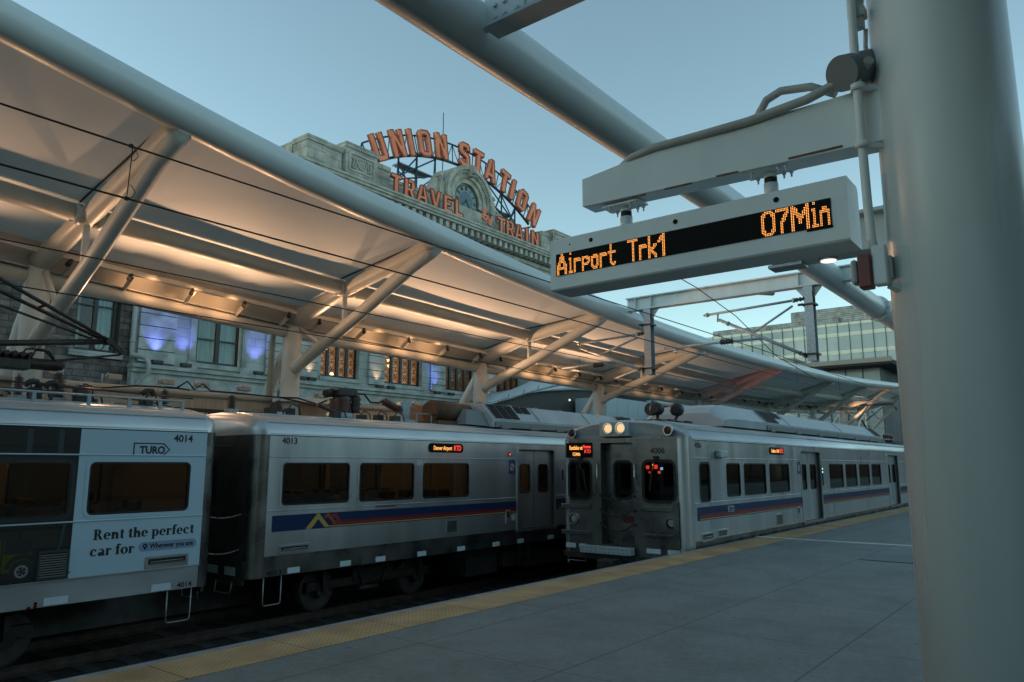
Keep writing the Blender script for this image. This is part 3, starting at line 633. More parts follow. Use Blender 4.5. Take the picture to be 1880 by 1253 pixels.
for y, yc in ((12.27, 13.27), (6.72, 8.48)):
    b = MB(); b.box(GX-.15, GX-.138, y-.13, y+.13, 4.83, 7.0); b.box(GX+.138, GX+.15, y-.13, y+.13, 4.83, 7.0); b.box(GX-.14, GX+.14, y-.008, y+.008, 4.83, 7.0); b.box(GX-.15, GX+.15, y-.14, y+.14, 7.0, 7.175)
    b.add([(GX-.01, y-.13, 6.8), (GX-.01, y-.42, 7.17), (GX-.01, y-.13, 7.17), (GX+.01, y-.13, 6.8), (GX+.01, y-.42, 7.17), (GX+.01, y-.13, 7.17), (GX-.01, y+.13, 6.8), (GX-.01, y+.42, 7.17), (GX-.01, y+.13, 7.17), (GX+.01, y+.13, 6.8), (GX+.01, y+.42, 7.17), (GX+.01, y+.13, 7.17)], [(0,1,2),(3,5,4),(0,3,4,1),(6,8,7),(9,10,11),(6,7,10,9)])
    p = b.obj('drop_post', 'galv', gan)
    b = MB()
    for z in (6.6, 5.05): b.box(GX-.18, GX+.18, y-.2, y+.2, z-.03, z+.03); b.tube((GX-.2, y+.15, z), (GX-.2, y+.3, z), .04)
    b.obj('clamp', 'dkmetal', p)
    x = GX-.1
    A_ = dict(top=((6.80, 6.80), (10.16, 6.67)), dg=((9.63, 6.46), (6.83, 4.98)), br=((8.47, 5.93), (7.22, 6.62)), rg=((11.64, 5.70), (8.2, 5.69)), dr=((11.3, 5.57), (9.97, 5.32)), q=9.39) if y < 10 else dict(top=((12.36, 6.32), (15.23, 6.21)), dg=((15.04, 6.03), (12.41, 4.96)), br=((14.17, 5.74), (12.69, 6.19)), rg=((15.9, 5.34), (13.6, 5.39)), dr=((15.4, 5.25), (14.5, 5.02)), q=14.3)
    P3 = lambda p, dx=0: (x+dx, p[0], p[1])
    b = MB(); b.tube(P3(A_['top'][0]), P3(A_['top'][1]), .042); b.tube(P3(A_['dg'][0]), P3(A_['dg'][1]), .055); b.tube(P3(A_['br'][0], .02), P3(A_['br'][1], .02), .036)
    b.tube(P3(A_['rg'][0], -.03), P3(A_['rg'][1], -.03), .04); b.tube(P3(A_['dr'][0], -.03), P3(A_['dr'][1], -.2), .03)
    for k in ('top', 'dg'):
        p, q = Vector(P3(A_[k][0])), Vector(P3(A_[k][1])); b.tube(q+(p-q)*.03, q+(p-q)*.05, .075); b.tube(p+(q-p)*.10, p+(q-p)*.12, .075)
    p = Vector(P3(A_['dr'][0], -.03)); b.tube(p-Vector((0, .1, .1)), p+Vector((0, -.1, .16)), .03)
    b.tube(Vector(P3(A_['dg'][0]))+Vector((0, .05, -.06)), Vector(P3(A_['dg'][0]))+Vector((0, .03, .2)), .03)
    b.obj('cantilever_arm', 'galv', gan)
    b = MB(); q_ = A_['q']; zq = A_['rg'][0][1]+.002
    insul(b, (x-.03, q_+.22, zq), (x-.03, q_-.22, zq), .10, 5)
    for k in ('top', 'dg'):
        e0, e1 = (A_[k][0], A_[k][1]) if k == 'top' else (A_[k][1], A_[k][0]); p, q = Vector(P3(e0)), Vector(P3(e1)); insul(b, p, p+(q-p)*.10, .075, 3)
    b.obj('insulator', 'dkmetal', gan)
def wire(pts, r, lab): 
    b = MB(); b.path(pts, r, 6); b.obj('overhead_wire', 'wire', label=lab, cat='wire', group='overhead wires')
def line(y, z0, sag, z1=None, xs_=None):
    return [(x, y, z0-sag*math.sin(math.pi*min(1, max(0, (x+18)/41.5)))) for x in ([-18+i*2 for i in range(21)]+[23.5, 32, 40, 60, 90])]
wire(line(8.48, 5.42, .09), .012, 'upper thin wire over the near track, its dropper hanging at left')
wire([(x, 8.48, 4.70) for x in (-18, 5, 23.5, 90)], .012, 'lower thin contact wire over the near track')
wire(line(13.27, 5.24, .04), .012, 'thin carrier wire above the wrapped train and below the canopy')
wire([(x, 13.27, 4.50) for x in (-18, 5, 23.5, 90)], .011, 'lowest contact wire running along the canopy gutter, above the wrapped train')
wire([(16.5, 9.6, 7.55), (21, 9.3, 7.05), (23.5, 9.1, 6.55), (27, 9.0, 5.6), (31, 8.5, 4.9), (44, 8.48, 4.74)], .014, 'sloping wire hung from the gantry beam with a grey weight')
b = MB(); b.path([(24.0, 8.75, 7.38), (24.0, 8.7, 7.4), (24.0, 8.4, 7.34), (24.0, 8.0, 7.24), (24.0, 7.95, 7.22)], .08, 12, rs=[.03, .085, .10, .08, .03]); b.obj('wire_tensioner', 'galv', label='grey egg shaped wire tensioner in front of the gantry beam', cat='tensioner')
def dropper(x, y, z0, z1, lab, loops=True):
    b = MB(); b.tube((x, y, z0), (x+.02, y, z1), .006, n=6)
    if loops:
        for z, s_ in ((z1, -1), (z0, 1)):
            b.path([(x, y, z), (x+.06, y, z+s_*.03), (x+.09, y, z+s_*.10), (x+.05, y, z+s_*.16), (x+.02, y, z+s_*.17)], .005, 5)
            b.box(x-.02, x+.02, y-.015, y+.015, z-.02, z+.02)
    b.obj('wire_dropper', 'wire', label=lab, cat='dropper', group='wire droppers')
dropper(3.69, 8.48, 4.70, 5.335, 'looped dropper joining the two near track wires, in front of the leftmost canopy rib')
dropper(27.5, 8.48, 4.70, 5.44, 'plain straight dropper right of the first gantry post', False)
dropper(33, 8.48, 4.70, 5.42, 'short dropper over the cab train roof', False)
dropper(20.5, 13.27, 4.5, 5.21, 'short dropper below the canopy left of the first gantry post', False)

# ------------------------------------------------------------------ trains
ZB, ZG = .13, 2.226
PROF = [(0, 2.24), (.015, 2.31), (.055, 2.41), (.13, 2.50), (.26, 2.57), (.6, 2.64), (1.1, 2.69), (1.6, 2.71)]
PROF = PROF+[(3.2-y, z) for y, z in PROF[-2::-1]]
def window(car, f, u0, u1, v0=.985, v1=1.752, r=.085, name='window', frame='steel', pane='glass', wide=.05):
    b = MB(); b.ring(rrect(u0-wide, u1+wide, v0-wide, v1+wide, r+wide), rrect(u0, u1, v0, v1, r), f, -.007, .012); b.cur = 1
    b.ring(rrect(u0+.002, u1-.002, v0+.002, v1-.002, r), rrect(u0+.028, u1-.028, v0+.028, v1-.028, r-.028), f, -.004, .05)
    o = b.obj(name, [frame, 'black'], car)
    b = MB(); b.prism(rrect(u0+.02, u1-.02, v0+.02, v1-.02, r-.02), f, .018, .026); b.obj('pane', pane, o); return o
def door(car, f, u0, u1, leafmat='steel'):
    um = (u0+u1)/2
    b = MB(); b.ring(rrect(u0-.06, u1+.06, ZB-.05, 2.16, .09), rrect(u0, u1, ZB, 2.10, .06), f, -.02, .0); b.cur = 1
    b.ring(rrect(u0, u1, ZB, 2.10, .06), rrect(u0+.02, u1-.02, ZB+.02, 2.08, .05), f, 0, .16)
    o = b.obj('door', [leafmat, 'steel_dark'], car)
    for a, c in ((u0+.012, um-.012), (um+.012, u1-.012)):
        w0, w1 = a+.16, c-.16
        b = MB(); b.ring(rrect(a, c, ZB+.01, 2.09, .01), rrect(w0, w1, 1.0, 1.74, .09), f, .085, .12); b.cur = 1
        b.ring(rrect(w0, w1, 1.0, 1.74, .09), rrect(w0+.03, w1-.03, 1.03, 1.71, .06), f, .075, .125); b.obj('door_leaf', [leafmat, 'black'], o)
        b = MB(); b.prism(rrect(w0+.02, w1-.02, 1.02, 1.72, .07), f, .098, .106); b.obj('door_pane', 'glass', o)
    b = MB(); b.prism([(um-.012, ZB+.02), (um+.012, ZB+.02), (um+.012, 2.08), (um-.012, 2.08)], f, .095, .12); b.obj('door_seal', 'black', o)
    b = MB(); b.prism([(u0-.08, ZB-.06), (u1+.08, ZB-.06), (u1+.08, ZB), (u0-.08, ZB)], f, -.04, .1); b.obj('sill_plate', 'step', o)
def seat_mesh():
    b = MB(); b.bbox(-.24, .24, -.45, .45, .30, .42, .03); b.bbox(.16, .30, -.45, .45, .40, 1.02, .05); b.bbox(.17, .29, -.38, -.05, 1.0, 1.17, .04); b.bbox(.17, .29, .05, .38, 1.0, 1.17, .04); b.box(-.1, .1, -.3, .3, .06, .30)
    return b
SEATME = None
def seats(car, xs, Yn):
    global SEATME
    for x in xs:
        for y in (Yn+.62, Yn+2.58):
            if SEATME is None:
                o = seat_mesh().obj('seat', 'seat', None, base=(0, 0, 0)); SEATME = o.data
            else:
                o = bpy.data.objects.new('seat', SEATME); C.objects.link(o)
            o.parent = car; o.location = Vector((x, y, 0))-W[car.name]; W[o.name] = Vector((x, y, 0))
def grille(car, x0, x1, z0, z1, f, n=9, name='louvre', frame='steel', slat='step'):
    b = MB(); b.ring(rrect(x0, x1, z0, z1, .01, 2), rrect(x0+.03, x1-.03, z0+.03, z1-.03, .008, 2), f, -.015, .004); b.cur = 1
    b.prism(rrect(x0+.02, x1-.02, z0+.02, z1-.02, .008, 2), f, -.003, -.001); b.cur = 2
    h = (z1-z0-.07)/n
    for i in range(n): z = z0+.035+i*h; b.prism([(x0+.03, z), (x1-.03, z), (x1-.03, z+h*.45), (x0+.03, z+h*.45)], f, -.012, -.0045)
    return b.obj(name, [frame, 'black', slat], car)
def bogie(car, xw, Yn):
    for sy in (.88, 2.32):
        o = None
        b = MB(); xm = sum(xw)/len(xw)
        y = Yn+sy-(.16 if sy < 1.6 else -.16)
        b.bar((xw[0]-.35, y, -.62), (xw[-1]+.35, y, -.62), .12, .16); b.bar((xm-.55, y, -.50), (xm+.55, y, -.50), .16, .26)
        for x in xw:
            b.tube((x-.0, y-.10, RT+.41), (x, y+.05, RT+.41), .13, n=14); b.bar((x, y-.05, -.70), (x, y-.05, -.36), .22, .10, up=(1,0,0))
        for d in (-.28, 0, .28): b.path([(xm+d, y-.03, -.42+.02*j) for j in range(8)], .08, 10, rs=[.08, .06]*4)
        b.bar((xm-.45, y-.08, -.3), (xm-.25, y-.08, -.75), .07, .07); b.bar((xm+.4, y-.08, -.3), (xm+.22, y-.08, -.72), .07, .07); b.tube((xm-.42, y-.1, -.78), (xm+.1, y-.1, -.78), .06)
        b.obj('bogie_frame', 'dkmetal', car)
        for x in xw:
            yy = Yn+sy; sg = -1 if sy < 1.6 else 1
            b = MB(); b.path([(x, yy-.07*sg, RT+.41), (x, yy-.06*sg, RT+.41), (x, yy+.06*sg, RT+.41), (x, yy+.07*sg, RT+.41), (x, yy+.075*sg, RT+.41)], .41, 36, rs=[.44, .44, .41, .40, .35])
            b.path([(x, yy+.076*sg, RT+.41), (x, yy+.11*sg, RT+.41)], .15, 16, rs=[.17, .12]); b.obj('wheel', 'wheel', car)
def stirrup(car, x0, x1, y, z0, z1, name='step_stirrup'):
    b = MB(); b.path([(x0, y, z1), (x0, y, z0+.03), (x0+.03, y, z0), (x1-.03, y, z0), (x1, y, z0+.03), (x1, y, z1)], .012, 8); b.obj(name, 'step', car)
def shell(car, xs0, xs1, Yn, wins, doors, side='steel', extra=None, splits=None):
    """walls, roof, sills, floor, interior, windows and doors of one car body"""
    for y0, sg in ((Yn, 1), (Yn+3.2, -1)):
        f = (lambda y0, sg: lambda u, v, d: (u, y0+sg*d, v))(y0, sg)
        holes = [(a, c, .985, 1.752, .085) for a, c in wins]+[(a, c, ZB+.0005, 2.10, .06) for a, c in doors]
        if extra: holes += extra
        for a, c, mt, nm in ((splits if splits and sg == 1 else None) or [(xs0, xs1, side, 'side_wall')]):
            b = MB(); wall(b, a, c, ZB, ZG, [h for h in holes if h[0] >= a and h[1] <= c], lambda u, v: f(u, v, 0))
            wall(b, a, c, ZB, ZG, [h for h in holes if h[0] >= a and h[1] <= c], lambda u, v: f(u, v, .045))
            b.obj(nm, mt, car)
        b = MB(); lim = sorted([xs0]+[q for a, c in doors for q in (a-.07, c+.07)]+[xs1])
        for a, c in zip(lim[::2], lim[1::2]):
            if c-a < .05: continue
            for z in (1.853, .905): b.add([f(a, z-.012, 0), f(c, z-.012, 0), f(c, z+.012, 0), f(a, z+.012, 0), f(a, z-.006, -.012), f(c, z-.006, -.012), f(c, z+.006, -.012), f(a, z+.006, -.012)], [(4,5,6,7),(0,1,5,4),(2,3,7,6)])
        b.obj('side_rib', side if not splits else 'wrap', car)
        b = MB(); b.prism([(xs0, ZG), (xs1, ZG), (xs1, 2.243), (xs0, 2.243)], f, -.002, .05); b.obj('gutter_seal', 'black', car)
        b = MB(); b.prism([(xs0, -.22), (xs1, -.22), (xs1, ZB-.012), (xs0, ZB-.012)], f, .012, .06); b.prism([(xs0, ZB-.016), (xs1, ZB-.016), (xs1, ZB-.002), (xs0, ZB-.002)], f, -.01, .06); b.obj('side_sill', 'roof' if splits else 'steel_front', car)
        for a, c in wins: window(car, f, a, c, frame=('wrap' if c > 4.74 else 'adframe') if splits else 'steel')
        for a, c in doors: door(car, f, a, c)
    b = MB(); b.box(xs0+.02, xs1-.02, Yn+.06, Yn+3.14, -.20, .05); b.obj('floor', 'under', car)
    b = MB(); b.box(xs0+.05, xs1-.05, Yn+.08, Yn+3.12, 2.2, 2.22)
    for x in (xs0+(1.75 if Yn < 10 else .06), xs1-.07): b.box(x, x+.02, Yn+.08, Yn+3.12, .06, 2.195)
    for a, c in doors:
        for q in (a-.32, c+.28): b.box(q, q+.04, Yn+.9, Yn+3.0, .06, 2.15) if (int(q*10) % 2) else b.box(q, q+.04, Yn+.12, Yn+.9, .06, 1.3)
    sw = sorted(wins)
    for (a, c), (a2, c2) in zip(sw, sw[1:]):
        if a2-c > .12: b.box(c+.06, a2-.06, Yn+3.06, Yn+3.13, .06, 2.19)
    b.obj('interior_lining', 'inter', car)
    b = MB()
    for q in (Yn+1.0, Yn+2.2): b.box(xs0+.5, xs1-.5, q-.06, q+.06, 2.17, 2.195)
    b.obj('light_strip', 'strip' if Yn > 10 else 'strip_dim', car)
def roof(car, xs0, xs1, x0, x1, Yn, mat='roof'):
    b = MB(); st = [(x0, .50, .28), (x0+(xs0-x0)*.3, .80, .12), (xs0-(xs0-x0)*.3, .96, .03), (xs0, 1, 0), (xs1, 1, 0), (xs1+(x1-xs1)*.3, .96, .03), (x1-(x1-xs1)*.3, .80, .12), (x1, .5, .28)]
    if abs(xs0-x0) < .01: st = st[3:]
    if abs(xs1-x1) < .01: st = st[:-3]
    n = len(PROF)
    V = [(x, Yn+max(ins*(.9 if y < .5 else 0), y) if y < 1.6 else Yn+min(3.2-ins*(.9 if y > 2.7 else 0), y), 2.243+(z-2.243)*s_) for x, s_, ins in st for y, z in PROF]
    F = []
    for i in range(len(st)-1):
        for j in range(n-1): F.append((i*n+j, i*n+j+1, (i+1)*n+j+1, (i+1)*n+j))
    F += [tuple(range(n))[::-1], tuple((len(st)-1)*n+j for j in range(n))]
    b.add(V, F, True); o = b.obj('roof', mat, car)
    b = MB()
    for k in range(9):
        yy = Yn+.34+k*.315; zz = interp([(p[0], p[1]) for p in PROF], yy-Yn); b.bar((xs0+.1, yy, zz+.004), (xs1-.1, yy, zz+.004), .03, .016)
    b.bar((xs0, Yn+.012, 2.262), (xs1, Yn+.012, 2.262), .02, .018); b.bar((xs0, Yn+.10, 2.478), (xs1, Yn+.10, 2.478), .02, .02)
    b.obj('roof_rib', mat, o)
def bend(car, xs, xe, Yn):
    """blind car end with rounded corner posts, gangway window, safety chains"""
    s_ = 1 if xe > xs else -1; r = abs(xe-xs)
    for yc, sg in ((Yn+r, -1), (Yn+3.2-r, 1)):
        b = MB(); V = []; n = 8
        for z in (-.23, 2.243):
            for k in range(n+1):
                a = R(90*k/n); V.append((xs+s_*r*math.sin(a), yc+sg*r*math.cos(a), z))
        b.add(V, [(k, k+1, n+2+k, n+1+k) for k in range(n)], True)
        b.obj('corner_post', 'steel_front', car)
    f = lambda u, v, d: (xe-s_*d, u, v)
    b = MB(); wall(b, Yn+r, Yn+3.2-r, -.05, 2.243, [(Yn+1.3, Yn+1.9, 1.0, 1.8, .1)], lambda u, v: f(u, v, .002))
    b.box(min(xe, xe-s_*.05), max(xe, xe-s_*.05), Yn+r, Yn+3.2-r, -.35, -.05); b.obj('end_wall', 'steel_dark', car)
    window(car, f, Yn+1.3, Yn+1.9, 1.0, 1.8, .1, frame='black', name='end_window')
    b = MB(); b.box(xe-.01, xe+.02*s_, Yn+.75, Yn+2.45, 2.05, 2.07)
    b.obj('end_rail', 'step', car)
    for y in (Yn+.45, Yn+1.0):
        b = MB(); b.box(xe-.01, xe+.012*s_, y, y+.34, -.20, -.06); b.obj('reflector', 'refl', car)
    b = MB(); b.path([(xe+.03*s_, Yn+.5, -.3), (xe+.05*s_, Yn+.5, -.5), (xe+.05*s_, Yn+1.0, -.5), (xe+.03*s_, Yn+1.0, -.3)], .012, 8); b.obj('end_stirrup', 'step', car)
def stack(car, x, y, z0, z1, r=.07, n=8, mat='insul', name='insulator', basem='galv'):
    b = MB(); h = (z1-z0-.12)
    b.cur = 1; b.bbox(x-.10, x+.10, y-.1, y+.1, z0, z0+.07, .01); b.cur = 0
    pts, rs = [], []
    for i in range(2*n+1): pts.append((x, y, z0+.07+h*i/(2*n))); rs.append(r if i % 2 else r*.62)
    b.path(pts, r, 16, rs=rs); b.cur = 1; b.tube((x, y, z1-.05), (x, y, z1), r*.45, n=10)
    return b.obj(name, [mat, basem], car)
def hvac(car, x0, xg, x1, Yn, zt=3.27, nose=True):
    """roof unit : smooth nose, louvred bay, long body with skirts"""
    cy = Yn+1.6
    sec = [(-1.18, 2.66), (-1.2, 2.86), (-.8, zt-.03), (-.5, zt), (.5, zt), (.8, zt-.03), (1.2, 2.86), (1.18, 2.66)]
    n = len(sec); V = []; st = ([(x0, .58), (x0+.12, .80), (x0+.4, .95), (x0+.8, 1.0)] if nose else [(x0, 1)])+[(xg, 1), (x1, 1)]
    b = MB()
    for x, s_ in st: V += [(x, cy+y*(.9+.1*s_), 2.66+(z-2.66)*s_) for y, z in sec]
    F = [(i*n+j, i*n+j+1, (i+1)*n+j+1, (i+1)*n+j) for i in range(len(st)-1) for j in range(n-1)]+[tuple(range(n))[::-1], tuple((len(st)-1)*n+j for j in range(n))]
    b.add(V, F, False); o = b.obj('roof_unit', 'hood', car)
    # louvre slots on the sloped near face
    def slope(u, t, d):                                  # t 0..1 up the near slope
        y0_, z0_, y1_, z1_ = cy-1.2, 2.86, cy-.8, zt-.03
        nx, nz = -(z1_-z0_), (y1_-y0_); L = math.hypot(nx, nz)
        return (u, y0_+(y1_-y0_)*t+nx/L*d, z0_+(z1_-z0_)*t+nz/L*d)
    b = MB()
    for x00, cols, rows, wd in ((xg+.05, 3, 8, .30), (xg+1.15, 2, 4, .28), (x1-1.2, 3, 8, .28)):
        for c in range(cols):
            for r_ in range(rows):
                t0 = (.97-rows*.115+.01)+r_*.115; u = x00+c*(wd+.05)
                b.prism([(u, t0), (u+wd, t0), (u+wd, t0+.065), (u, t0+.065)], slope, .008, .03)
        b.obj('louvre_slots', 'black', o); b = MB()
    b = MB()
    for u in [xg-.02, xg+1.9, xg+.5*(x1-xg)+.6, x1-1.3]:
        b.prism([(u, 0), (u+.02, 0), (u+.02, 1), (u, 1)], slope, .02, .034)
    b.box(xg, x1, cy-1.225, cy-1.185, 2.66, 2.80)
    for k in range(7): u = xg+.2+k*(x1-xg-.4)/6; b.box(u, u+.35, cy-1.25, cy-1.226, 2.63, 2.72); b.box(u, u+.12, cy-.5, cy-.38, zt, zt+.04)
    b.obj('skirt', 'grate', o)
    return o
def stripe(car, a, c, Yn, lines=True, x_l=None):
    f = fz(Yn)
    def band(x0, x1, z0, z1, m, dd, nm):
        b = MB(); b.prism([(x0, z0), (x1, z0), (x1, z1), (x0, z1)], f, -dd, -.0005); b.obj(nm, m, car)
    band(a, c, .54, .82, 'navy', .003, 'navy_stripe')
    if lines:
        x_l = a+.12 if x_l is None else x_l
        band(x_l, c, .628, .668, 'maroon', .005, 'maroon_stripe'); band(x_l, c, .594, .626, 'red', .005, 'red_stripe'); band(x_l, c, .556, .576, 'yellow', .005, 'yellow_stripe')
def led_side(car, x0, x1, z0, z1, Yn, word):
    b = MB(); b.prism(rrect(x0, x1, z0, z1, .09), fz(Yn), -.012, -.001); s_ = b.obj('destination_sign', 'screen', car)
    L = x1-x0
    text(word, .13, (x0+.14*L, Yn-.014, z0+.055), (1,0,0), (0,0,1), .001, 'ledo', s_, fit=L*.52, bold=.001)
    text('RTD', .17, (x0+.72*L, Yn-.014, z0+.045), (1,0,0), (0,0,1), .001, 'ledr', s_, fit=L*.21, bold=0)
def nosmoke(car, x, z, Yn):
    b = MB(); b.prism(rrect(x-.13, x+.13, z-.17, z+.17, .02), fz(Yn), -.003, -.0005); o = b.obj('no_smoking_sticker', 'blue', car)
    b = MB(); b.prism(circ(x, z, .105, 24), fz(Yn), -.005, -.0035); b.obj('sticker_disc', 'paper', o)
    b = MB(); b.ring(circ(x, z, .105, 24), circ(x, z, .085, 24), fz(Yn), -.007, -.0055); b.prism([(x-.075, z+.055), (x-.055, z+.075), (x+.075, z-.055), (x+.055, z-.075)], fz(Yn), -.007, -.0055); b.obj('sticker_bar', 'red', o)
    b = MB(); b.prism([(x-.07, z-.012), (x+.05, z-.012), (x+.05, z+.010), (x-.07, z+.010)], fz(Yn), -.0062, -.0052); b.obj('sticker_cigarette', 'ink', o)
def refls(car, xs_, Yn, w_=.3):
    for x in xs_:
        b = MB(); b.prism([(x, -.205), (x+w_, -.205), (x+w_, -.105), (x, -.105)], fz(Yn), .006, .0115); b.obj('reflector', 'refl', car)
def vent(car, x0, x1, z0, z1, Yn):
    f = fz(Yn); b = MB(); b.ring(rrect(x0, x1, z0, z1, .01, 2), rrect(x0+.04, x1-.04, z0+.035, z1-.035, .008, 2), f, -.014, .0); b.cur = 1
    b.prism(rrect(x0+.03, x1-.03, z0+.03, z1-.03, .008, 2), f, -.003, -.0005); b.cur = 2
    b.tube((x0+.08, Yn-.012, (z0+z1)/2), (x1-.08, Yn-.012, (z0+z1)/2+.005), .01, n=6); b.prism([(x0+.04, z0+.036), (x1-.04, z0+.036), (x1-.04, z0+.065), (x0+.04, z0+.065)], f, -.010, -.0035)
    b.obj('step_recess', ['steel', 'black', 'step'], car)
def under(car, a, c, Yn):
    b = MB(); b.box(a, c, Yn+.35, Yn+2.85, -.42, -.21); b.obj('underframe', 'under', car)
    x = a+.3; k = 0
    while x < c-1.4:
        L = (1.1, .7, 1.6, .9)[k % 4]; b = MB(); b.bbox(x, x+L, Yn+.25, Yn+1.1, -.86+.08*(k % 2), -.43, .02)
        b.box(x+.1, x+L-.1, Yn+.235, Yn+.249, -.75, -.5); b.obj('equipment_box', 'under', car); x += L+.25; k += 1

Y2, Y1 = 11.672, 6.878
# --- wrapped car (left)
c14 = thing('rail_car', 'train car in a white and dark advertising wrap at far left', 'train car', (-6.2, Y2+1.6, RT), 'commuter train cars')
w14 = [(4.90, 6.45), (3.12, 4.66), (1.34, 2.88), (-.44, 1.10)]
shell(c14, -18.8, 6.70, Y2, w14, [(-3.2, -1.6)], splits=[(-18.8, 4.74, 'addark', 'dark_wrap'), (4.74, 6.70, 'wrap', 'white_wrap')])
roof(c14, -18.8, 6.70, -18.8, 6.95, Y2); bend(c14, 6.70, 6.95, Y2); seats(c14, [-.2, .6, 1.4, 2.2, 3.0, 3.8, 4.75, 5.55], Y2)
bogie(c14, (1.75, 4.25), Y2); under(c14, -18, .9, Y2)
f2 = fz(Y2)
b = MB(); b.add([(4.70, Y2-.004, ZB), (4.78, Y2-.004, ZB), (4.735, Y2-.004, 2.2), (4.69, Y2-.004, 2.2)], [(0,1,2,3)]); 
text('TURO', .155, (5.60, Y2-.002, 1.885), (1,0,0), (0,0,1), .001, 'ink', c14, fit=.40, bold=.006)
b = MB(); o_ = [(5.505, 1.845), (5.98, 1.845), (6.085, 1.945), (5.98, 2.045), (5.505, 2.045)]; i_ = [(5.523, 1.863), (5.972, 1.863), (6.06, 1.945), (5.972, 2.027), (5.523, 2.027)]
b.ring(o_, i_, f2, -.003, -.0005); b.obj('advert_arrow', 'ink', c14)
text('4014', .155, (6.13, Y2-.002, 2.075), (1,0,0), (0,0,1), .001, 'ink', c14, fit=.32, bold=.004, name='car_number')
text('4014', .11, (6.36, Y2+.010, -.195), (1,0,0), (0,0,1), .001, 'ink', c14, fit=.24, bold=.002, name='car_number')
# bold serif lettering built from strokes
def serif(s, x, z, h, b, y):
    """h is the x-height ; heavy upright strokes with slab serifs; returns end x"""
    T, t = .33*h, .12*h; A = 1.5*h; q = 0
    def bar_(a, c, d, e):
        nonlocal q; q += 1
        b.prism([(x+a, z+d), (x+c, z+d), (x+c, z+e), (x+a, z+e)], lambda u, v, dd: (u, y-dd, v), 0, .0012+.00012*q)
    def bowl(cx, cy, rx, ry, a0=0, a1=360, tx=None, ty=None):
        nonlocal q; q += 1; N = 20; tx = T if tx is None else tx; ty = t if ty is None else ty
        for i in range(N):
            a, c = R(a0+(a1-a0)*i/N), R(a0+(a1-a0)*(i+1)/N)
            P = [(cx+rx*math.cos(a), cy+ry*math.sin(a)), (cx+rx*math.cos(c), cy+ry*math.sin(c)), (cx+(rx-tx)*math.cos(c), cy+(ry-ty)*math.sin(c)), (cx+(rx-tx)*math.cos(a), cy+(ry-ty)*math.sin(a))]
            b.prism([(x+u, z+v) for u, v in P], lambda u, v, dd: (u, y-dd, v), 0, .0012+.00012*q)
    for ch in s:
        q = 0; w_ = .9*h
        if ch == ' ': x += .45*h; continue
        if ch == 'R':
            bar_(0, .5*h, 0, t); bar_(.1*h, .1*h+T, 0, A); bar_(0, .4*h, A-t, A); bowl(.48*h, 1.1*h, .46*h, .40*h, -90, 90); bar_(.36*h, .5*h, A-t, A); bar_(.36*h, .5*h, .7*h, .7*h+t)
            b.prism([(x+.48*h, z+.72*h), (x+.78*h, z+.72*h), (x+1.18*h, z), (x+.82*h, z)], lambda u, v, dd: (u, y-dd, v), 0, .0022); w_ = 1.2*h
        elif ch in 'nhr':
            top = A if ch == 'h' else h
            bar_(0, .42*h, 0, t); bar_(.07*h, .07*h+T, 0, top); bar_(0, .2*h, top-t, top)
            if ch == 'r': bowl(.52*h, .62*h, .30*h, .38*h, 30, 180, .16*h, .16*h); bowl(.64*h, .82*h, .13*h, .13*h, 0, 360, .13*h, .13*h); w_ = .76*h
            else: bowl(.58*h, .58*h, .36*h, .42*h, 0, 180, T, .16*h); bar_(.94*h-T, .94*h, 0, .6*h); bar_(.56*h, 1.02*h, 0, t); w_ = 1.02*h
        elif ch in 'ec':
            bowl(.46*h, .5*h, .46*h, .52*h, 55 if ch == 'c' else 0, 320 if ch == 'c' else 315, T, t)
            if ch == 'e': bar_(.16*h, .9*h, .46*h, .56*h)
            else: bowl(.68*h, .78*h, .14*h, .14*h, 0, 360, .14*h, .14*h)
            w_ = .92*h
        elif ch == 'o': bowl(.5*h, .5*h, .5*h, .52*h); w_ = 1.0*h
        elif ch == 't': bar_(.14*h, .14*h+T, .12*h, 1.3*h); bar_(0, .6*h, h-t, h); bowl(.42*h, .22*h, .28*h, .24*h, 180, 330, T, t); w_ = .62*h
        elif ch == 'f': bar_(0, .5*h, 0, t); bar_(.12*h, .12*h+T, 0, 1.2*h); bar_(0, .58*h, h-t, h); bowl(.46*h, 1.2*h, .34*h, .34*h, 20, 180, T, t); w_ = .62*h
        elif ch == 'p': bar_(0, .46*h, -.45*h, -.45*h+t); bar_(.09*h, .09*h+T, -.45*h, h); bar_(0, .2*h, h-t, h); bowl(.58*h, .5*h, .42*h, .52*h, -130, 130); w_ = 1.02*h
        elif ch == 'a': bar_(.5*h, .5*h+T, .05*h, .75*h); bowl(.44*h, .70*h, .34*h, .31*h, 0, 160, .22*h, t); bowl(.34*h, .26*h, .34*h, .28*h, 0, 360, T, t); bar_(.6*h, .92*h, 0, t); w_ = .92*h
        x += w_+.07*h
    return x
b = MB(); e1 = serif('Rent the perfect', 0, 0, .1, b, 0); k1 = 1.545/e1
b = MB(); serif('Rent the perfect', 5.035/k1, .628, .1, b, Y2-.001)
b.v = [(x*k1, y, z) for x, y, z in b.v]; b.obj('slogan', 'ink', c14)
b = MB(); e1 = serif('car for', 0, 0, .1, b, 0); k1 = .64/e1
b = MB(); serif('car for', 5.005/k1, .40, .1, b, Y2-.001); b.v = [(x*k1, y, z) for x, y, z in b.v]; b.obj('slogan', 'ink', c14)
b = MB(); b.prism(rrect(5.70, 6.63, .405, .545, .068), f2, -.002, -.0004); p_ = b.obj('advert_pill', 'pill', c14)
text('Wherever you are', .105, (5.87, Y2-.003, .445), (1,0,0), (0,0,1), .001, 'ink', p_, fit=.70, bold=.003)
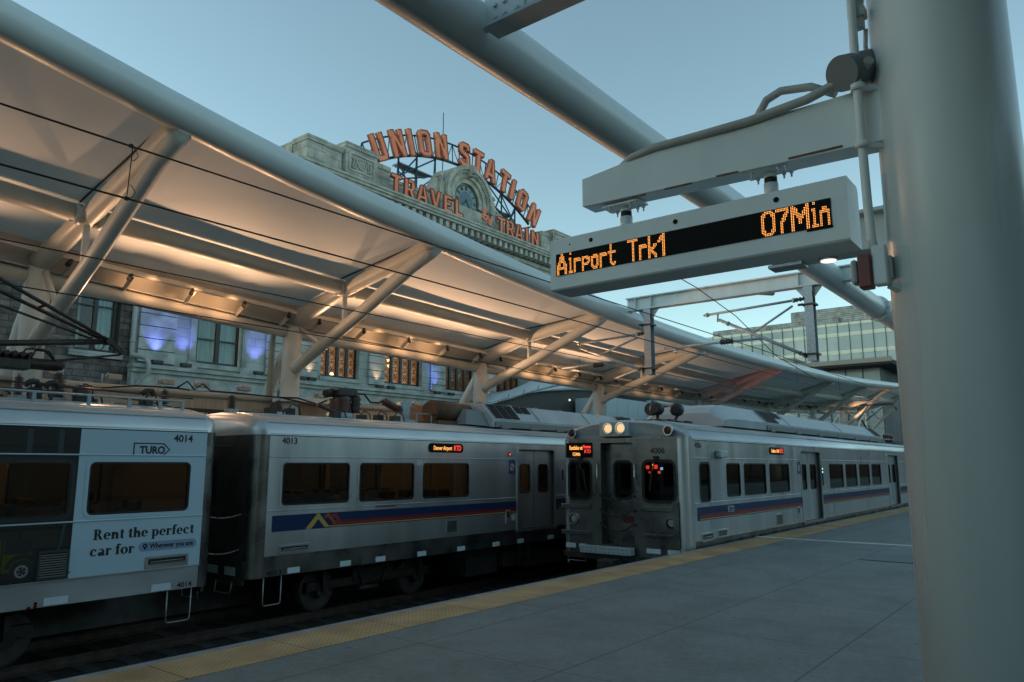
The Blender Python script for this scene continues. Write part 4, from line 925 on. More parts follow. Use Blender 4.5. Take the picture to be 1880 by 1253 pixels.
b = MB(); b.ring(circ(5.80, .487, .036, 16), circ(5.80, .487, .014, 16), f2, -.0035, -.0021); b.prism([(5.77, .470), (5.80, .425), (5.83, .470)], f2, -.0032, -.0021); b.obj('map_pin', 'navy', p_)
# printed photograph of a lime green off-road car on the dark part of the wrap
b = MB(); jx = [(2.6, .25), (4.27, .28), (4.28, .52), (4.20, .60), (3.95, .62), (3.93, .70), (2.5, .70), (2.4, .6), (2.4, .3)]
b.prism([(x, z) for x, z in jx], f2, -.002, -.0004); jp = b.obj('printed_car', 'jeep', c14)
b = MB()
for poly in ([(3.60, .50), (3.85, .50), (3.86, .68), (3.60, .68)], [(3.91, .52), (4.22, .52), (4.26, .72), (3.92, .70)], [(2.8, .5), (3.55, .5), (3.55, .68), (2.9, .68)]): b.prism(poly, f2, -.004, -.0022)
b.prism(circ(4.14, .29, .15, 24), f2, -.004, -.0022); b.prism([(3.55, .2), (4.33, .2), (4.33, .235), (3.55, .235)], f2, -.0038, -.0022); b.ring(circ(4.14, .30, .20, 20)[:11]+circ(4.14, .30, .20, 20)[10::-1], circ(4.14, .30, .165, 20)[:11]+circ(4.14, .30, .165, 20)[10::-1], f2, -.0045, -.0024) if False else None
for x0, x1, z0, z1 in ((3.57, 3.585, .27, .68), (3.88, 3.9, .27, .70), (3.62, 3.70, .45, .465), (4.24, 4.30, .40, .56), (3.5, 3.97, .26, .285)): b.prism([(x0, z0), (x1, z0), (x1, z1), (x0, z1)], f2, -.0046, -.0024)
for k in range(10):
    a0, a1 = R(10+k*16), R(26+k*16); b.prism([(4.14+.215*math.cos(a0), .30+.215*math.sin(a0)), (4.14+.215*math.cos(a1), .30+.215*math.sin(a1)), (4.14+.16*math.cos(a1), .30+.16*math.sin(a1)), (4.14+.16*math.cos(a0), .30+.16*math.sin(a0))], f2, -.0048, -.0025)
b.obj('printed_dark_parts', 'ink', jp)
b = MB(); b.ring(circ(4.14, .285, .085, 20), circ(4.14, .285, .06, 20), f2, -.0055, -.0042)
for k in range(5):
    a = 2*math.pi*k/5; b.prism([(4.14+.06*math.cos(a-.2), .285+.06*math.sin(a-.2)), (4.14+.06*math.cos(a+.2), .285+.06*math.sin(a+.2)), (4.14+.015*math.cos(a), .285+.015*math.sin(a))], f2, -.0055, -.0042)
b.obj('printed_wheel_rim', 'grate', jp)
b = MB()
for x0, x1 in ((3.4, 3.55), (4.05, 4.12), (4.45, 4.52), (2.2, 2.4)): b.prism([(x0, 1.86), (x1, 1.86), (x1, 2.2), (x0, 2.2)], f2, -.002, -.0004)
b.prism([(1, .20), (4.76, .20), (4.76, .22), (1, .22)], f2, -.002, -.0004)
b.prism([(4.56, .52), (4.60, .52), (4.66, .93), (4.62, .93)], f2, -.002, -.0004); b.prism([(2, .86), (4.66, .915), (4.66, .93), (2, .885)], f2, -.0022, -.0004); b.obj('printed_lines', 'adteal', c14)
vent(c14, 5.82, 6.50, .15, .32, Y2); grille(c14, 4.33, 4.73, .14, .53, f2, 10, frame='adteal'); refls(c14, [5.95, 4.46, 2.6, .9], Y2, .31)
stirrup(c14, 6.22, 6.61, Y2+.03, -.71, -.2)
b = MB(); 
for x, z in ((4.36, -.16), (4.36, -.20), (4.28, -.21)): b.tube((x, Y2+.004, z), (x, Y2+.012, z), .022, n=12)
b.obj('side_lamp', 'redlens', c14)
YC2 = Y2+1.6
b = MB(); b.path([(1.5, Y2+.36, 2.75), (6.45, Y2+.36, 2.75)], .018, 8)
for x in (2.0, 3.1, 4.2, 4.95, 5.55, 6.05, 6.43): b.bar((x, Y2+.36, 2.58), (x, Y2+.36, 2.76), .05, .03, up=(0,1,0))
b.obj('roof_handrail', 'galv', c14)
for x, z1, r_ in ((4.40, 3.12, .07), (4.97, 3.22, .11), (5.25, 3.00, .07), (6.74, 3.08, .075)): stack(c14, x, YC2, 2.71, z1, r_)
b = MB(); b.path([(3.2, Y2+.9, 2.94), (5.0, Y2+.9, 2.90), (5.05, Y2+.9, 2.90)], .014, 8); b.path([(5.0, Y2+.9, 2.90), (6.9, Y2+.9, 2.86)], .014, 8)
for x in (4.35, 4.62, 6.1): b.path([(x-.1, Y2+.9, 2.88), (x-.03, Y2+.9, 2.94), (x+.06, Y2+.9, 2.95), (x+.1, Y2+.9, 2.86)], .045, 8); b.box(x-.02, x+.02, Y2+.88, Y2+.92, 2.6, 2.82)
b.obj('switch_rod', 'dkmetal', c14)
b = MB(); b.tube((4.75, Y2+.9, 2.905), (5.45, Y2+.9, 2.895), .022, n=8); b.obj('insulating_rod', 'insul', c14)
b = MB(); b.path([(5.25, YC2, 3.0), (5.6, YC2, 2.99), (6.2, YC2, 3.08), (6.74, YC2, 3.10)], .016, 8); b.path([(6.74, YC2, 3.10), (6.95, YC2, 3.10), (7.2, YC2, 3.08)], .016, 8); b.obj('roof_cable', 'wire', c14)
for nm, car_, xa, n_ in (('roof_gear', c14, 2.2, 9), ):
    for k in range(n_):
        x = xa+k*.5+random.uniform(-.1, .1); y = YC2+random.uniform(-.7, .5); h = random.uniform(.08, .24); b = MB()
        b.bbox(x-.08, x+.1, y-.08, y+.08, 2.68, 2.70+h, .015); b.path([(x, y, 2.70+h), (x+.06, y, 2.78+h), (x+.22, y+.1, 2.76+h), (x+.3, y+.15, 2.70)], .014, 6)
        if k % 2: b.path([(x+.02, y-.05, 2.7+h), (x-.04, y-.05, 2.84+h), (x-.12, y-.05, 2.72)], .012, 6)
        b.obj(nm, 'dkmetal', car_)
b = MB(); b.path([(2.0, YC2-.35, 2.86), (3.4, YC2-.35, 2.84), (4.7, YC2-.3, 2.86), (6.2, YC2-.35, 2.80), (6.7, YC2-.35, 2.72)], .013, 6); b.obj('roof_cable', 'wire', c14)
pan = MB(); pan.path([(2.2, YC2, 3.28), (5.0, YC2, 3.30)], .09, 4, rs=[.10, .09]); pan.bbox(3.9, 4.5, YC2-.12, YC2+.12, 3.18, 3.34, .02)
for k in range(9): pan.tube((3.6+k*.11, YC2-.16, 3.42), (3.6+k*.11, YC2+.16, 3.42), .04, n=8)
pg = pan.obj('pantograph_base', 'dkmetal', c14)
b = MB(); b.path([(2.4, YC2, 3.32), (5.70, YC2, 3.80)], .05, 10); b.obj('lower_arm', 'dkmetal', pg)
b = MB(); b.path([(5.70, YC2-.05, 3.80), (3.0, YC2-.42, 4.86)], .032, 8); b.path([(5.70, YC2+.05, 3.80), (3.0, YC2+.42, 4.86)], .032, 8); b.path([(5.62, YC2, 3.76), (3.2, YC2, 4.36)], .02, 8)
b.tube((4.6, YC2-.22, 4.23), (4.6, YC2+.22, 4.23), .025); b.tube((5.68, YC2-.1, 3.80), (5.68, YC2+.1, 3.80), .06); b.bar((5.70, YC2, 3.82), (5.95, YC2, 3.62), .07, .07); b.obj('upper_arm', 'dkmetal', pg)
b = MB(); b.path([(4.6, YC2+.1, 3.32), (5.92, YC2+.05, 3.60)], .02, 8); b.path([(5.4, YC2, 3.78), (5.45, YC2, 3.66), (5.55, YC2, 3.62), (5.62, YC2, 3.70), (5.6, YC2, 3.78)], .010, 6); b.obj('control_rod', 'dkmetal', pg)
b = MB(); b.path([(4.35, YC2, 3.36), (4.45, YC2, 3.52), (4.7, YC2, 3.54), (4.9, YC2, 3.36)], .015, 6); b.path([(4.5, YC2-.1, 3.36), (4.55, YC2-.1, 3.5), (4.75, YC2-.1, 3.5), (4.85, YC2-.1, 3.36)], .015, 6); b.obj('braided_cable', 'wire', pg)
b = MB(); b.path([(3.0, YC2-.9, 4.40), (3.0, YC2-.7, 4.86), (3.0, YC2+.7, 4.86), (3.0, YC2+.9, 4.40)], .03, 6); b.obj('collector_head', 'dkmetal', pg)

# passenger behind the glass of the wrapped car: one skinned body
def person(root, P, mats):
    bm_ = bpy.data.meshes.new('body'); keys = list(P); 
    E_ = [('pel','ch'),('ch','nk'),('nk','hd'),('hd','tp'),('ch','sl'),('sl','el'),('el','wl'),('ch','sr'),('sr','er'),('er','wr'),('pel','hl'),('hl','kl'),('kl','al'),('al','tl'),('pel','hr'),('hr','kr'),('kr','ar'),('ar','tr')]
    bm_.from_pydata([P[k][0] for k in keys], [(keys.index(a), keys.index(c)) for a, c in E_], [])
    o = bpy.data.objects.new('body', bm_); C.objects.link(o)
    md = o.modifiers.new('s', 'SKIN'); sb = o.modifiers.new('u', 'SUBSURF'); sb.levels = 2; sb.render_levels = 2
    for i, k in enumerate(keys):
        v = bm_.skin_vertices[0].data[i]; v.radius = P[k][1]; v.use_root = (k == 'pel')
    me = bpy.data.meshes.new_from_object(o.evaluated_get(bpy.context.evaluated_depsgraph_get())); C.objects.unlink(o); bpy.data.objects.remove(o)
    for m in mats: me.materials.append(M[m])
    return me
pr = thing('person', 'passenger in dark clothes seated behind the window of the wrapped train car', 'person', (5.2, Y2+.7, .42))
P = {'pel': ((0,0,.08),(.15,.15)), 'ch': ((-.02,0,.46),(.19,.13)), 'nk': ((0,0,.66),(.055,.055)), 'hd': ((.02,0,.78),(.085,.075)), 'tp': ((.02,0,.88),(.07,.065)),
 'sl': ((-.01,.19,.56),(.065,.065)), 'el': ((.10,.24,.30),(.045,.045)), 'wl': ((.32,.14,.24),(.032,.032)), 'sr': ((-.01,-.19,.56),(.065,.065)), 'er': ((.12,-.24,.31),(.045,.045)), 'wr': ((.33,-.13,.26),(.032,.032)),
 'hl': ((.06,.1,.06),(.09,.09)), 'kl': ((.46,.11,.07),(.07,.07)), 'al': ((.46,.11,-.30),(.045,.045)), 'tl': ((.60,.11,-.35),(.04,.035)), 'hr': ((.06,-.1,.06),(.09,.09)), 'kr': ((.46,-.11,.07),(.07,.07)), 'ar': ((.46,-.11,-.30),(.045,.045)), 'tr': ((.60,-.11,-.35),(.04,.035))}
me = person(pr, P, ['cloth', 'skin'])
for p_ in me.polygons: p_.use_smooth = True; p_.material_index = 1 if p_.center.z > .64 else 0
o = bpy.data.objects.new('body', me); C.objects.link(o); o.parent = pr; W[o.name] = W[pr.name]
b = MB()
V = []; n = 12
for i in range(7):
    a = R(90-i*17); rr = .098*math.cos(a); zz = .80+.125*math.sin(a)
    V += [(5.2+.005+rr*math.cos(2*math.pi*j/n)*1.05, Y2+.7+rr*math.sin(2*math.pi*j/n), .42+zz) for j in range(n)]
b.add(V, [(i*n+j, i*n+(j+1) % n, (i+1)*n+(j+1) % n, (i+1)*n+j) for i in range(6) for j in range(n) if not (i > 3 and (j in (0, 1, 10, 11)))], True); b.obj('hair', 'hair', pr)

# --- silver car with mountain stripe (middle)
c13 = thing('rail_car', 'silver train car with navy stripe and yellow mountain logo, in the middle', 'train car', (20.6, Y2+1.6, RT), 'commuter train cars')
shell(c13, 7.90, 33.3, Y2, [(8.19, 9.73), (9.975, 11.49), (11.74, 13.26), (17.9, 19.4), (19.7, 21.2), (21.5, 23.0)], [(15.12, 16.70), (26, 27.6)])
roof(c13, 7.90, 33.3, 7.65, 33.3, Y2); bend(c13, 7.90, 7.65, Y2); seats(c13, [8.4, 9.2, 10.1, 10.9, 11.8, 12.6, 18, 19, 20], Y2)
bogie(c13, (9.68, 12.29), Y2); under(c13, 13.2, 32, Y2)
stripe(c13, 8.02, 15.05, Y2, x_l=9.35); stripe(c13, 16.77, 25.9, Y2)
b = MB(); b.prism([(8.73, .545), (8.86, .545), (9.02, .715), (9.17, .56), (9.38, .557), (9.38, .575), (9.265, .578), (9.015, .835)], f2, -.0056, -.0032); b.obj('mountain_logo', 'yellow', c13)
b = MB(); b.prism([(9.15, .755), (9.22, .805), (9.27, .80), (9.44, .625), (9.44, .595), (9.38, .61), (9.235, .745), (9.205, .71)], f2, -.0056, -.0032); b.obj('mountain_logo', pm('orange_vinyl', (.42, .07, .02), rough=.35), c13)
b = MB(); b.prism([(9.33, .775), (9.38, .80), (9.43, .795), (9.545, .668), (9.545, .63), (9.46, .65), (9.405, .735), (9.375, .71)], f2, -.0056, -.0032); b.obj('mountain_logo', 'red', c13)
text('4013', .155, (8.15, Y2-.002, 2.09), (1,0,0), (0,0,1), .001, 'ink', c13, fit=.325, bold=.004, name='car_number')
text('4013', .11, (7.97, Y2+.010, -.195), (1,0,0), (0,0,1), .001, 'ink', c13, fit=.30, bold=.002, name='car_number')
led_side(c13, 11.90, 13.04, 1.985, 2.185, Y2, 'Denver Airport')
nosmoke(c13, 14.87, 1.66, Y2); vent(c13, 8.19, 8.85, .15, .30, Y2); grille(c13, 12.5, 12.88, .2, .5, f2, 10)
refls(c13, [8.4, 9.58, 10.47, 11.64, 12.89, 14.14, 15.1, 16.4], Y2, .26)
stirrup(c13, 7.93, 8.29, Y2+.03, -.70, -.2)
b = MB(); b.bbox(14.62, 14.78, Y2-.015, Y2-.001, .30, .62, .006); b.cur = 1; b.box(14.66, 14.74, Y2-.02, Y2-.0155, .45, .59); b.obj('intercom', ['steel', 'black'], c13)
b = MB(); b.box(14.86, 15.0, Y2-.004, Y2-.001, .36, .50); b.box(11.55, 11.72, Y2-.004, Y2-.001, 1.70, 1.82); b.obj('notice_sticker', 'paper', c13)
b = MB(); b.box(10.42, 10.95, Y2-.003, Y2-.0005, .865, .888); b.obj('red_notice', 'maroon', c13)
b = MB(); b.box(14.72, 14.80, Y2-.012, Y2-.001, 1.93, 2.02); b.obj('indicator_housing', 'screen', c13)
b = MB(); b.tube((14.765, Y2-.018, 1.97), (14.765, Y2-.0125, 1.97), .022, n=12); b.obj('indicator_lamp', 'redlit', c13)
b = MB(); b.bbox(17.02, 17.16, Y2-.01, Y2-.001, 1.25, 1.62, .004); b.cur = 1; b.box(17.05, 17.13, Y2-.014, Y2-.0105, 1.30, 1.58); b.obj('door_control', ['steel', 'black'], c13)
b = MB()
for x in (15.25, 15.62): b.bar((x, Y2+.05, -.75), (x, Y2+.05, -.2), .03, .03, up=(1,0,0))
for z in (-.73, -.48, -.25): b.bar((15.25, Y2+.05, z), (15.62, Y2+.05, z), .03, .03)
b.obj('ladder', 'dkmetal', c13)
for x, z1, r_ in ((8.08, 3.08, .08), (9.14, 3.06, .08)): stack(c13, x, YC2, 2.71, z1, r_, 9)
b = MB(); b.tube((10.73, YC2, 2.69), (10.73, YC2, 2.84), .30, n=24); b.obj('breaker_base', 'galv', c13)
b = MB(); b.path([(10.73, YC2, 2.84+.05*i) for i in range(9)], .24, 20, rs=[.26, .22]*4+[.2]); b.obj('breaker_insulator', 'insul', c13)
b = MB(); b.bbox(10.50, 11.05, YC2-.22, YC2+.22, 3.2, 3.38, .04); b.tube((10.3, YC2, 3.24), (10.5, YC2, 3.3), .09); b.path([(11.05, YC2, 3.22), (11.25, YC2, 3.26), (11.28, YC2, 3.05), (11.05, YC2, 3.0)], .02, 8)
b.path([(11.0, YC2-.2, 2.85+.05*i) for i in range(8)], .1, 12, rs=[.12, .09]*4); b.path([(9.8, YC2-.4, 2.95), (10.1, YC2-.4, 2.86), (10.5, YC2-.3, 2.84)], .035, 8); b.obj('breaker_head', 'dkmetal', c13)
b = MB(); insul(b, (12.0, YC2, 3.20), (12.5, YC2, 3.02), .10, 6); b.obj('bushing', 'insul', c13)
b = MB(); b.bar((12.6, YC2-.02, 2.70), (12.65, YC2-.02, 3.12), .22, .24, up=(1,0,0)); b.bbox(12.3, 12.8, YC2-.3, YC2+.3, 2.68, 2.78, .01); b.tube((12.63, YC2-.14, 3.1), (12.63, YC2+.1, 3.1), .13, n=18); b.obj('bushing_bracket', 'galv', c13)
b = MB(); b.path([(8.08, YC2, 3.10), (9.14, YC2, 3.08)], .016, 8); b.path([(9.14, YC2, 3.08), (9.6, YC2, 3.10), (10.1, YC2, 3.0), (10.35, YC2, 3.1)], .018, 8); b.path([(9.14, YC2-.05, 3.08), (9.6, YC2-.05, 3.02), (10.0, YC2-.05, 2.96), (10.35, YC2, 3.1)], .018, 8)
b.path([(11.0, YC2, 3.28), (11.4, YC2, 3.32), (11.6, YC2, 3.14), (11.85, YC2, 3.14), (12.0, YC2, 3.2)], .022, 8); b.path([(6.95, YC2, 3.10), (7.15, YC2, 3.24), (7.3, YC2, 3.1), (7.45, YC2, 3.22), (7.62, YC2, 3.10), (8.08, YC2, 3.10)], .016, 8); b.obj('roof_cable', 'wire', c13)
for x, y, h in ((8.6, -.5, .12), (9.6, .3, .2), (10.1, -.6, .1), (11.5, .2, .16), (11.9, -.5, .12), (12.2, .4, .2)):
    b = MB(); b.bbox(x-.09, x+.12, YC2+y-.08, YC2+y+.08, 2.67, 2.70+h, .015); b.path([(x, YC2+y, 2.70+h), (x+.08, YC2+y, 2.80+h), (x+.25, YC2+y, 2.74+h), (x+.32, YC2+y, 2.70)], .014, 6); b.obj('roof_gear', 'dkmetal', c13)
b = MB(); b.path([(12.5, YC2-.5, 2.92), (13.3, YC2-.5, 2.92)], .02, 8)
for x in (12.6, 13.1): b.bar((x, YC2-.5, 2.7), (x, YC2-.5, 2.94), .03, .03, up=(1,0,0))
b.obj('earthing_bar', 'step', c13)
b = MB(); b.path([(13.2, YC2-.35, 3.0), (14.5, YC2-.35, 3.0)], .27, 22); b.box(13.15, 14.55, YC2-.7, YC2+.6, 2.68, 2.78); b.obj('brake_resistor', 'brownrust', c13)
b = MB(); b.add([(13.4, YC2-.1, 3.2), (14.62, YC2-.1, 3.28), (14.62, YC2+.9, 3.28), (13.7, YC2+.9, 3.2), (13.3, YC2-.1, 2.7), (14.62, YC2-.1, 2.7), (14.62, YC2+.9, 2.7), (13.5, YC2+.9, 2.7)], [(0,1,2,3),(0,4,5,1),(1,5,6,2),(2,6,7,3),(3,7,4,0),(4,7,6,5)]); b.obj('resistor_cover', 'brownrust', c13)
b = MB(); b.add([(13.8, YC2-1.0, 2.70), (14.58, YC2-1.1, 2.68), (14.58, YC2-.9, 3.02), (14.1, YC2-.75, 3.1), (13.8, YC2-.63, 2.70), (14.58, YC2-.63, 2.70), (14.58, YC2-.63, 3.1), (14.1, YC2-.63, 3.12)], [(0,1,2,3),(7,6,5,4),(0,4,5,1),(1,5,6,2),(2,6,7,3),(3,7,4,0)]); b.obj('resistor_shroud', 'grate', c13)
hvac(c13, 14.6, 14.7, 22.5, Y2, 3.30, nose=False)
ch = MB()
for z, d in ((.85, .05), (.25, .05)):
    for k in range(11):
        t = k/10; t2 = (k+1)/10
        if k == 10: break
        p = Vector((6.97+.66*t, Y2+.35, z-d*4*t*(1-t))); q = Vector((6.97+.66*t2, Y2+.35, z-d*4*t2*(1-t2)))
        ch.path([p, (p+q)/2+Vector((0, .012*(-1)**k, .012)), q], .012, 6)
o = ch.obj('safety_chain', 'step', label='pair of safety chains hanging between the wrapped car and the silver car', cat='chains')

# --- cab car (right)
c06 = thing('rail_car', 'silver cab car with lit headlamps facing us, beside the yellow platform edge', 'train car', (27.6, Y1+1.6, RT), 'commuter train cars')
XF = 14.72; XS = 14.95
w06 = [(17.765, 19.28), (19.52, 21.09), (24.88, 26.51), (26.77, 28.25), (28.54, 30.02), (30.34, 31.81)]
ex = [(15.27, 15.80, .92, 1.758, .12), (16.70, 17.56, .985, 1.752, .085)]
shell(c06, XS, 40.4, Y1, w06, [(22.12, 23.98), (33.03, 34.9)], extra=ex)
for y0, sg in ((Y1, 1), (Y1+3.2, -1)):
    f = (lambda y0, sg: lambda u, v, d: (u, y0+sg*d, v))(y0, sg)
    window(c06, f, 15.27, 15.80, .92, 1.758, .12, frame='black', wide=.02); window(c06, f, 16.70, 17.56)
roof(c06, XS, 40.4, XS, 40.4, Y1); seats(c06, [17.0, 17.9, 18.7, 19.6, 20.4, 25, 26, 27, 28, 29, 30], Y1); bogie(c06, (16.7, 19.3), Y1); under(c06, 20.5, 39, Y1)
stripe(c06, 15.08, 22.05, Y1); stripe(c06, 24.06, 32.95, Y1); stripe(c06, 35, 40.4, Y1)
f1 = fz(Y1)
text('RTD', .20, (16.72, Y1-.0045, .65), (1,0,0), (0,0,1), .001, 'paper', c06, fit=.38, bold=.001)
text('4006', .155, (15.07, Y1-.002, 2.075), (1,0,0), (0,0,1), .001, 'ink', c06, fit=.33, bold=.004, name='car_number')
led_side(c06, 19.6, 20.72, 1.98, 2.17, Y1, 'Eastlake at 124th')
nosmoke(c06, 21.92, 1.63, Y1); vent(c06, 15.25, 15.86, .10, .28, Y1)
grille(c06, 16.1, 16.62, .13, .30, f1, 5); grille(c06, 19.86, 20.36, .155, .45, f1, 10)
b = MB(); b.bbox(21.62, 21.76, Y1-.015, Y1-.001, .28, .56, .006); b.cur = 1; b.box(21.65, 21.73, Y1-.02, Y1-.0155, .4, .54); b.obj('intercom', ['steel', 'black'], c06)
b = MB(); b.box(21.88, 22.0, Y1-.004, Y1-.001, .30, .42); b.obj('notice_sticker', 'paper', c06)
b = MB(); b.bbox(24.09, 24.23, Y1-.012, Y1-.001, 1.10, 1.66, .004); b.obj('door_indicator', 'screen', c06)
b = MB(); b.tube((24.16, Y1-.018, 1.60), (24.16, Y1-.0125, 1.60), .03, n=12); b.obj('green_indicator', 'greenlit', c06)
b = MB(); b.tube((24.16, Y1-.018, 1.50), (24.16, Y1-.0125, 1.50), .03, n=12); b.obj('blue_indicator', 'bluelit', c06)
b = MB(); b.path([(16.25, Y1-.001, 1.95), (16.25, Y1-.10, 1.95), (16.25, Y1-.13, 1.95)], .10, 18, rs=[.085, .10, .08]); b.bbox(16.15, 16.6, Y1-.12, Y1-.001, 1.87, 2.03, .03); b.obj('side_camera', 'hood', c06)
# front end
ff = fx(XF)
r = XS-XF
for yc, sg in ((Y1+r, -1), (Y1+3.2-r, 1)):
    b = MB(); V = []; n = 8
    for z in (-.22, 2.30):
        for k in range(n+1):
            a = R(90*k/n); V.append((XS-r*math.sin(a), yc+sg*r*math.cos(a), z))
    b.add(V, [(k, k+1, n+2+k, n+1+k) for k in range(n)], True); b.obj('corner_post', 'steel', c06)
fh = [(7.19, 7.94, .93, 1.797, .13), (8.17, 9.0, -.02, 2.20, .03), (9.26, 9.86, .94, 1.79, .13)]
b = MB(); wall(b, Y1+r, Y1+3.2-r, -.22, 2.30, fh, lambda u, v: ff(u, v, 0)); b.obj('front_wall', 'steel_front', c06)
for a, c, z0, z1 in ((7.19, 7.94, .93, 1.797), (9.26, 9.86, .94, 1.79)): window(c06, ff, a, c, z0, z1, .13, frame='black', name='windshield', wide=.03)
b = MB(); b.box(XF+.001, XF+.28, 8.15, 8.169, -.02, 2.2); b.box(XF+.001, XF+.28, 9.001, 9.02, -.02, 2.2); b.box(XF+.001, XF+.28, 8.17, 9.0, 2.2, 2.22); b.box(XF+.001, XF+.28, 8.17, 9.0, -.04, -.02); b.obj('doorway_lining', 'steel_dark', c06)
fd = fx(XF+.24)
b = MB(); wall(b, 8.17, 9.0, -.02, 2.2, [(8.33, 8.80, .96, 1.80, .13)], lambda u, v: fd(u, v, 0)); wall(b, 8.17, 9.0, -.02, 2.2, [(8.33, 8.80, .96, 1.80, .13)], lambda u, v: fd(u, v, .04))
b.ring(rrect(8.22, 8.95, .03, 2.1, .06), rrect(8.24, 8.93, .05, 2.08, .05), fd, -.015, -.001); e_ = b.obj('end_door', 'steel_front', c06)
window(c06, fd, 8.33, 8.80, .96, 1.80, .13, frame='black', name='end_door_window', wide=.02)
b = MB(); b.bar((XF+.215, 8.90, .95), (XF+.215, 8.90, 1.15), .02, .03); b.obj('door_handle', 'chrome', e_)
b = MB(); b.prism([(8.28, .44), (8.55, .44), (8.66, .52), (8.55, .60), (8.28, .60)], fd, -.006, -.0005); b.obj('red_badge', pm('faded_red_vinyl', (.16, .03, .025), rough=.4), e_)
text('RTD', .13, (XF+.231, 8.55, .47), (0,-1,0), (0,0,1), .001, 'ink', e_, fit=.22, bold=.003)
b = MB(); PZ = [(10.078, 2.30), (10.0, 2.44), (9.62, 2.585), (9.26, 2.655), (8.478, 2.715), (7.7, 2.655), (7.34, 2.585), (6.96, 2.44), (6.878, 2.30)]
V = []
for x, ins, zs in ((XF-.012, .06, -.05), (XF+.06, .02, -.01), (XF+.25, 0, 0)): V += [(x+(abs(y-8.478)/1.6)**4*(.12 if x < XS-.05 else 0), 8.478+(y-8.478)*(1-ins/1.6), z+(zs if z > 2.31 else 0)) for y, z in PZ]
n = len(PZ); b.add(V, [(i*n+j, i*n+j+1, (i+1)*n+j+1, (i+1)*n+j) for i in range(2) for j in range(n-1)]+[tuple(range(n)), (0, n, 2*n, 3*n-1, 2*n-1, n-1)], False); b.obj('cab_brow', 'hood', c06)
b = MB(); b.box(XF-.02, XF-.013, 7.0, 9.95, 2.268, 2.285); b.obj('brow_trim', 'step', c06)
b = MB(); b.bbox(XF-.09, XF+.1, 8.24, 8.97, 2.335, 2.67, .02); hb = b.obj('headlamp_box', 'hood', c06)
for y in (8.735, 8.415):
    b = MB(); b.ring(circ(y, 2.515, .128), circ(y, 2.515, .108), fx(XF-.12), 0, .03); h_ = b.obj('headlight', 'chrome', hb)
    b = MB(); b.path([(XF-.098, y, 2.515), (XF-.112, y, 2.515), (XF-.118, y, 2.515)], .1, 24, rs=[.095, .08, .04]); b.obj('headlight_lens', 'headl', hb)
for y in (9.75, 7.30):
    b = MB(); b.ring(circ(y, 2.44, .115), circ(y, 2.44, .085), fx(XF-.04), 0, .06); h_ = b.obj('marker_light', 'chrome', c06)
    b = MB(); b.path([(XF-.012, y, 2.44), (XF-.03, y, 2.44), (XF-.036, y, 2.44)], .085, 20, rs=[.085, .06, .03]); b.obj('marker_lens', 'redlens', h_)
b = MB(); b.box(XF-.012, XF-.001, 9.21, 9.93, 1.875, 2.215); ds = b.obj('destination_sign', 'screen', c06)
text('Eastlake at', .13, (XF-.014, 9.83, 2.06), (0,-1,0), (0,0,1), .001, 'ledo', ds, fit=.36, bold=.002)
text('Thornton', .10, (XF-.014, 9.46, 2.09), (0,-1,0), (0,0,1), .001, 'ledr', ds, fit=.21, bold=.002)
text('RTD', .11, (XF-.014, 9.42, 1.98), (0,-1,0), (0,0,1), .001, 'ledr', ds, fit=.17, bold=0)
text('124th', .11, (XF-.014, 9.74, 1.92), (0,-1,0), (0,0,1), .001, 'ledo', ds, fit=.20, bold=.002)
text('4006', .17, (XF-.002, 7.745, 1.955), (0,-1,0), (0,0,1), .001, 'ink', c06, fit=.345, bold=.005, name='car_number')
for nm, a, c, z0, z1 in (('buffer_rail', 9.28, 10.06, .735, .83), ('buffer_rail', 7.14, 7.985, .735, .835), ('buffer_rail', 9.29, 10.06, .15, .245), ('buffer_rail', 7.22, 7.96, .19, .26)):
    b = MB(); b.bbox(XF-.055, XF-.001, a, c, z0, z1, .008); b.obj(nm, 'steel_front', c06)
b = MB(); b.bbox(XF-.09, XF-.05, 7.10, 7.22, .0, .95, .006); b.obj('guard_plate', 'steel_front', c06)
for y in (9.74, 7.30):
    b = MB(); b.ring(circ(y, .50, .125), circ(y, .50, .10), fx(XF-.05), 0, .05); h_ = b.obj('lower_light', 'chrome', c06)
    b = MB(); b.path([(XF-.01, y, .5), (XF-.025, y, .5)], .1, 20, rs=[.1, .06]); b.obj('light_lens', 'lens', h_)
b = MB(); b.bbox(XF-.30, XF-.10, 8.13, 9.40, -.20, -.045, .01); b.cur = 1
for k in range(11):
    for z in (-.085, -.16): b.tube((XF-.306, 8.2+k*.112, z), (XF-.30, 8.2+k*.112, z), .012, n=6)
b.obj('coupler_plate', ['panel', 'dkmetal'], c06)
b = MB(); b.box(XF-.12, XF+.2, 7.0, 9.96, -.34, -.22); b.tube((XF-.45, 8.5, -.42), (XF+.2, 8.5, -.42), .14); b.bbox(XF-.75, XF-.40, 8.32, 8.7, -.58, -.26, .03); b.obj('coupler', 'dkmetal', c06)
b = MB()
for a, c in ((9.70, 9.965), (9.42, 9.60), (7.57, 7.9), (7.13, 7.40)): b.box(XF-.012, XF-.001, a, c, -.145, -.045)
b.obj('front_reflectors', 'refl', c06)
for y, z0, z1 in ((9.07, 1.10, 1.72), (8.12, 1.12, 1.72)):
    b = MB(); b.path([(XF, y, z1), (XF-.06, y, z1), (XF-.06, y, z0), (XF, y, z0)], .014, 8); b.obj('grab_rail', 'chrome', c06)
